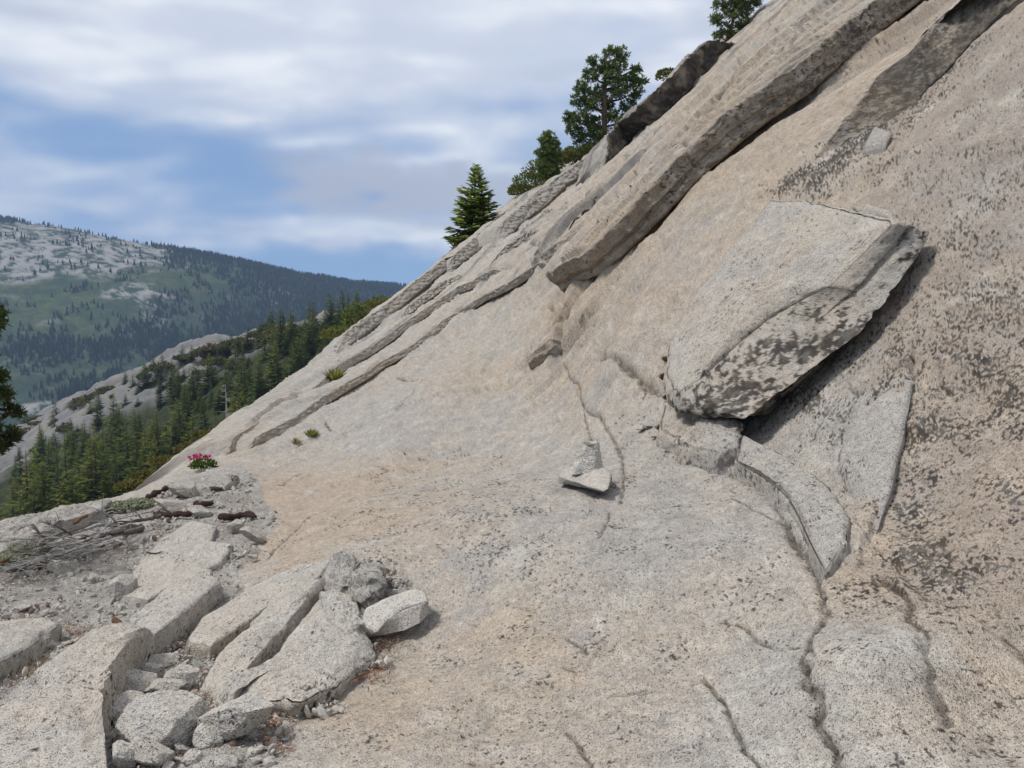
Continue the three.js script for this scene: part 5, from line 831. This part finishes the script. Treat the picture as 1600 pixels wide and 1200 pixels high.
// pine litter and pebbles nobody could count
{
  const r = rng(404), g = stone(3, { detail: 1, cuts: 6 }); { const C = new Float32Array(g.attributes.position.count * 3).fill(1); g.setAttribute('color', new THREE.BufferAttribute(C, 3)); g.computeVertexNormals(); }
  const mat = new THREE.MeshStandardMaterial({ vertexColors: true, roughness: 1 }); const pts = [];
  for (let k = 0; k < 60000 && pts.length < 5200; k++) { const px = -120 + r() * 780, py = 735 + r() * 470; if (!inside(gravelEdge, px, py)) continue; const p = S(px, py); if (-p.z > 13) continue; if (r() > .25 + .75 * sstep(-.1, .3, fbm(p.x * 1.5, 3, p.z * 1.5, 3))) continue; pts.push(p); }
  for (const [x, y, w, h, n] of [[612, 910, 26, 14, 160], [560, 1040, 60, 14, 120], [490, 1110, 60, 16, 140], [430, 1150, 40, 30, 140], [1045, 700, 20, 10, 50], [250, 1000, 40, 40, 200]]) for (let k = 0; k < n; k++) pts.push(S(x + (r() + r() - 1) * w, y + (r() + r() - 1) * h));
  const im = new THREE.InstancedMesh(g, mat, pts.length), M = new THREE.Matrix4(), c = new THREE.Color(), E = new THREE.Euler(), Q = new THREE.Quaternion();
  pts.forEach((p, i) => { const s = .003 + .016 * r() ** 5 + (-p.z) * .0006; E.set(r() * 6, r() * 6, r() * 6); Q.setFromEuler(E); M.compose(p.clone().add(new THREE.Vector3(0, s * .3 + .012, 0)), Q, new THREE.Vector3(s * (1 + r()), s, s)); im.setMatrixAt(i, M); const t = .75 + .5 * r(); if (r() < .09) c.setRGB(.19 * t, .13 * t, .095 * t); else c.setRGB(.38 * t, .35 * t, .31 * t); im.setColorAt(i, c); });
  stuff(im, 'gravel_pebbles', 'loose pebbles strewn over the gravel terrace', 'gravel');
  const P = [], C = [0, 0, 0, 0, 0, 0].flatMap(() => [1, 1, 1]); leafTri(P, [], new THREE.Vector3(), new THREE.Vector3(1, 0, 0), new THREE.Vector3(0, 0, 1), 1, .12, [1, 1, 1]); const lg = geo(P, C), L = [];
  for (const [x, y, w, h, n] of [[255, 975, 40, 34, 420], [235, 1020, 46, 22, 420], [300, 1005, 40, 20, 160], [200, 880, 70, 22, 160], [560, 1060, 60, 22, 260], [430, 1150, 30, 40, 300], [600, 1010, 40, 20, 160], [600, 905, 40, 16, 160], [60, 1045, 60, 20, 260], [120, 990, 50, 12, 160], [390, 800, 30, 30, 200], [390, 860, 30, 30, 140], [300, 1100, 60, 60, 260], [1042, 680, 14, 30, 160], [270, 800, 70, 14, 260], [120, 860, 90, 20, 260]]) for (let k = 0; k < n; k++) { const q = S(x + (r() + r() - 1) * w, y + (r() + r() - 1) * h); L.push(q); }
  const lm = new THREE.InstancedMesh(lg, new THREE.MeshStandardMaterial({ vertexColors: true, roughness: 1, side: THREE.DoubleSide }), L.length);
  L.forEach((p, i) => { E.set((r() - .5) * 1.2, r() * 6, (r() - .5) * 1.2); Q.setFromEuler(E); const s = .018 + .04 * r() ** 2; M.compose(p.clone().add(new THREE.Vector3(0, .02 + .015 * r(), 0)), Q, new THREE.Vector3(s, s, s * .8)); lm.setMatrixAt(i, M); const t = .6 + .8 * r(); if (r() < .5) c.setRGB(.20 * t, .085 * t, .05 * t); else c.setRGB(.17 * t, .115 * t, .07 * t); lm.setColorAt(i, c); });
  stuff(lm, 'pine_litter', 'rust-red pine needles and leaf litter caught between the rocks', 'litter');
}
// the lizard on the bedrock patch
{
  const p = S(236, 869, .09), k = -p.z / FOCAL, v = (x, y, z = 0) => new THREE.Vector3((x - 236) * k, (873 - y) * k, z * k), mat = new THREE.MeshStandardMaterial({ color: new THREE.Color(.035, .035, .04), roughness: .8 }), G = [];
  const chain = (pts, rad) => { const cv = new THREE.CatmullRomCurve3(pts), n = 18, P = [], I = []; for (let i = 0; i <= n; i++) { const q = cv.getPoint(i / n), t = i / n * (rad.length - 1), a = Math.floor(t), r = mix(rad[a], rad[Math.min(rad.length - 1, a + 1)], t - a) * k, T = cv.getTangent(i / n), u = new THREE.Vector3(0, 0, 1), w = new THREE.Vector3().crossVectors(T, u).normalize(); for (let j = 0; j < 9; j++) { const th = j / 8 * 6.2832, s = q.clone().addScaledVector(w, Math.cos(th) * r * .8).addScaledVector(u, Math.sin(th) * r); P.push(s.x, s.y, s.z); } } for (let i = 0; i < n; i++) for (let j = 0; j < 8; j++) { const a = i * 9 + j; I.push(a, a + 1, a + 9, a + 1, a + 10, a + 9); } const g = new THREE.BufferGeometry(); g.setAttribute('position', new THREE.Float32BufferAttribute(P, 3)); g.setIndex(I); g.computeVertexNormals(); G.push(g); };
  chain([v(227, 865.5), v(230, 866), v(233, 867.4), v(238, 868.6), v(244, 868.6), v(250, 866.5), v(257, 864.2)], [.3, 1.1, 1.5, 2.0, 1.6, .8, .2]);
  chain([v(234, 868.5, 1), v(233.5, 871, 2), v(233, 873, 2.6)], [.7, .5, .3]); chain([v(234, 868.5, -1), v(234.5, 871, -2), v(233, 873, -2.6)], [.7, .5, .3]);
  chain([v(244, 869, 1), v(244, 871.5, 2), v(242.5, 873, 2.4)], [.8, .5, .3]); chain([v(246, 868.5, -1), v(252, 868, -2), v(257, 870.5, -2)], [.8, .5, .3]);
  const m = new THREE.Mesh(mergeGeometries(G), mat); m.position.copy(p); thing(m, 'lizard', 'small dark lizard resting on the flat bedrock patch', 'lizard');
}
console.log('all done');
renderer.render(scene, camera);
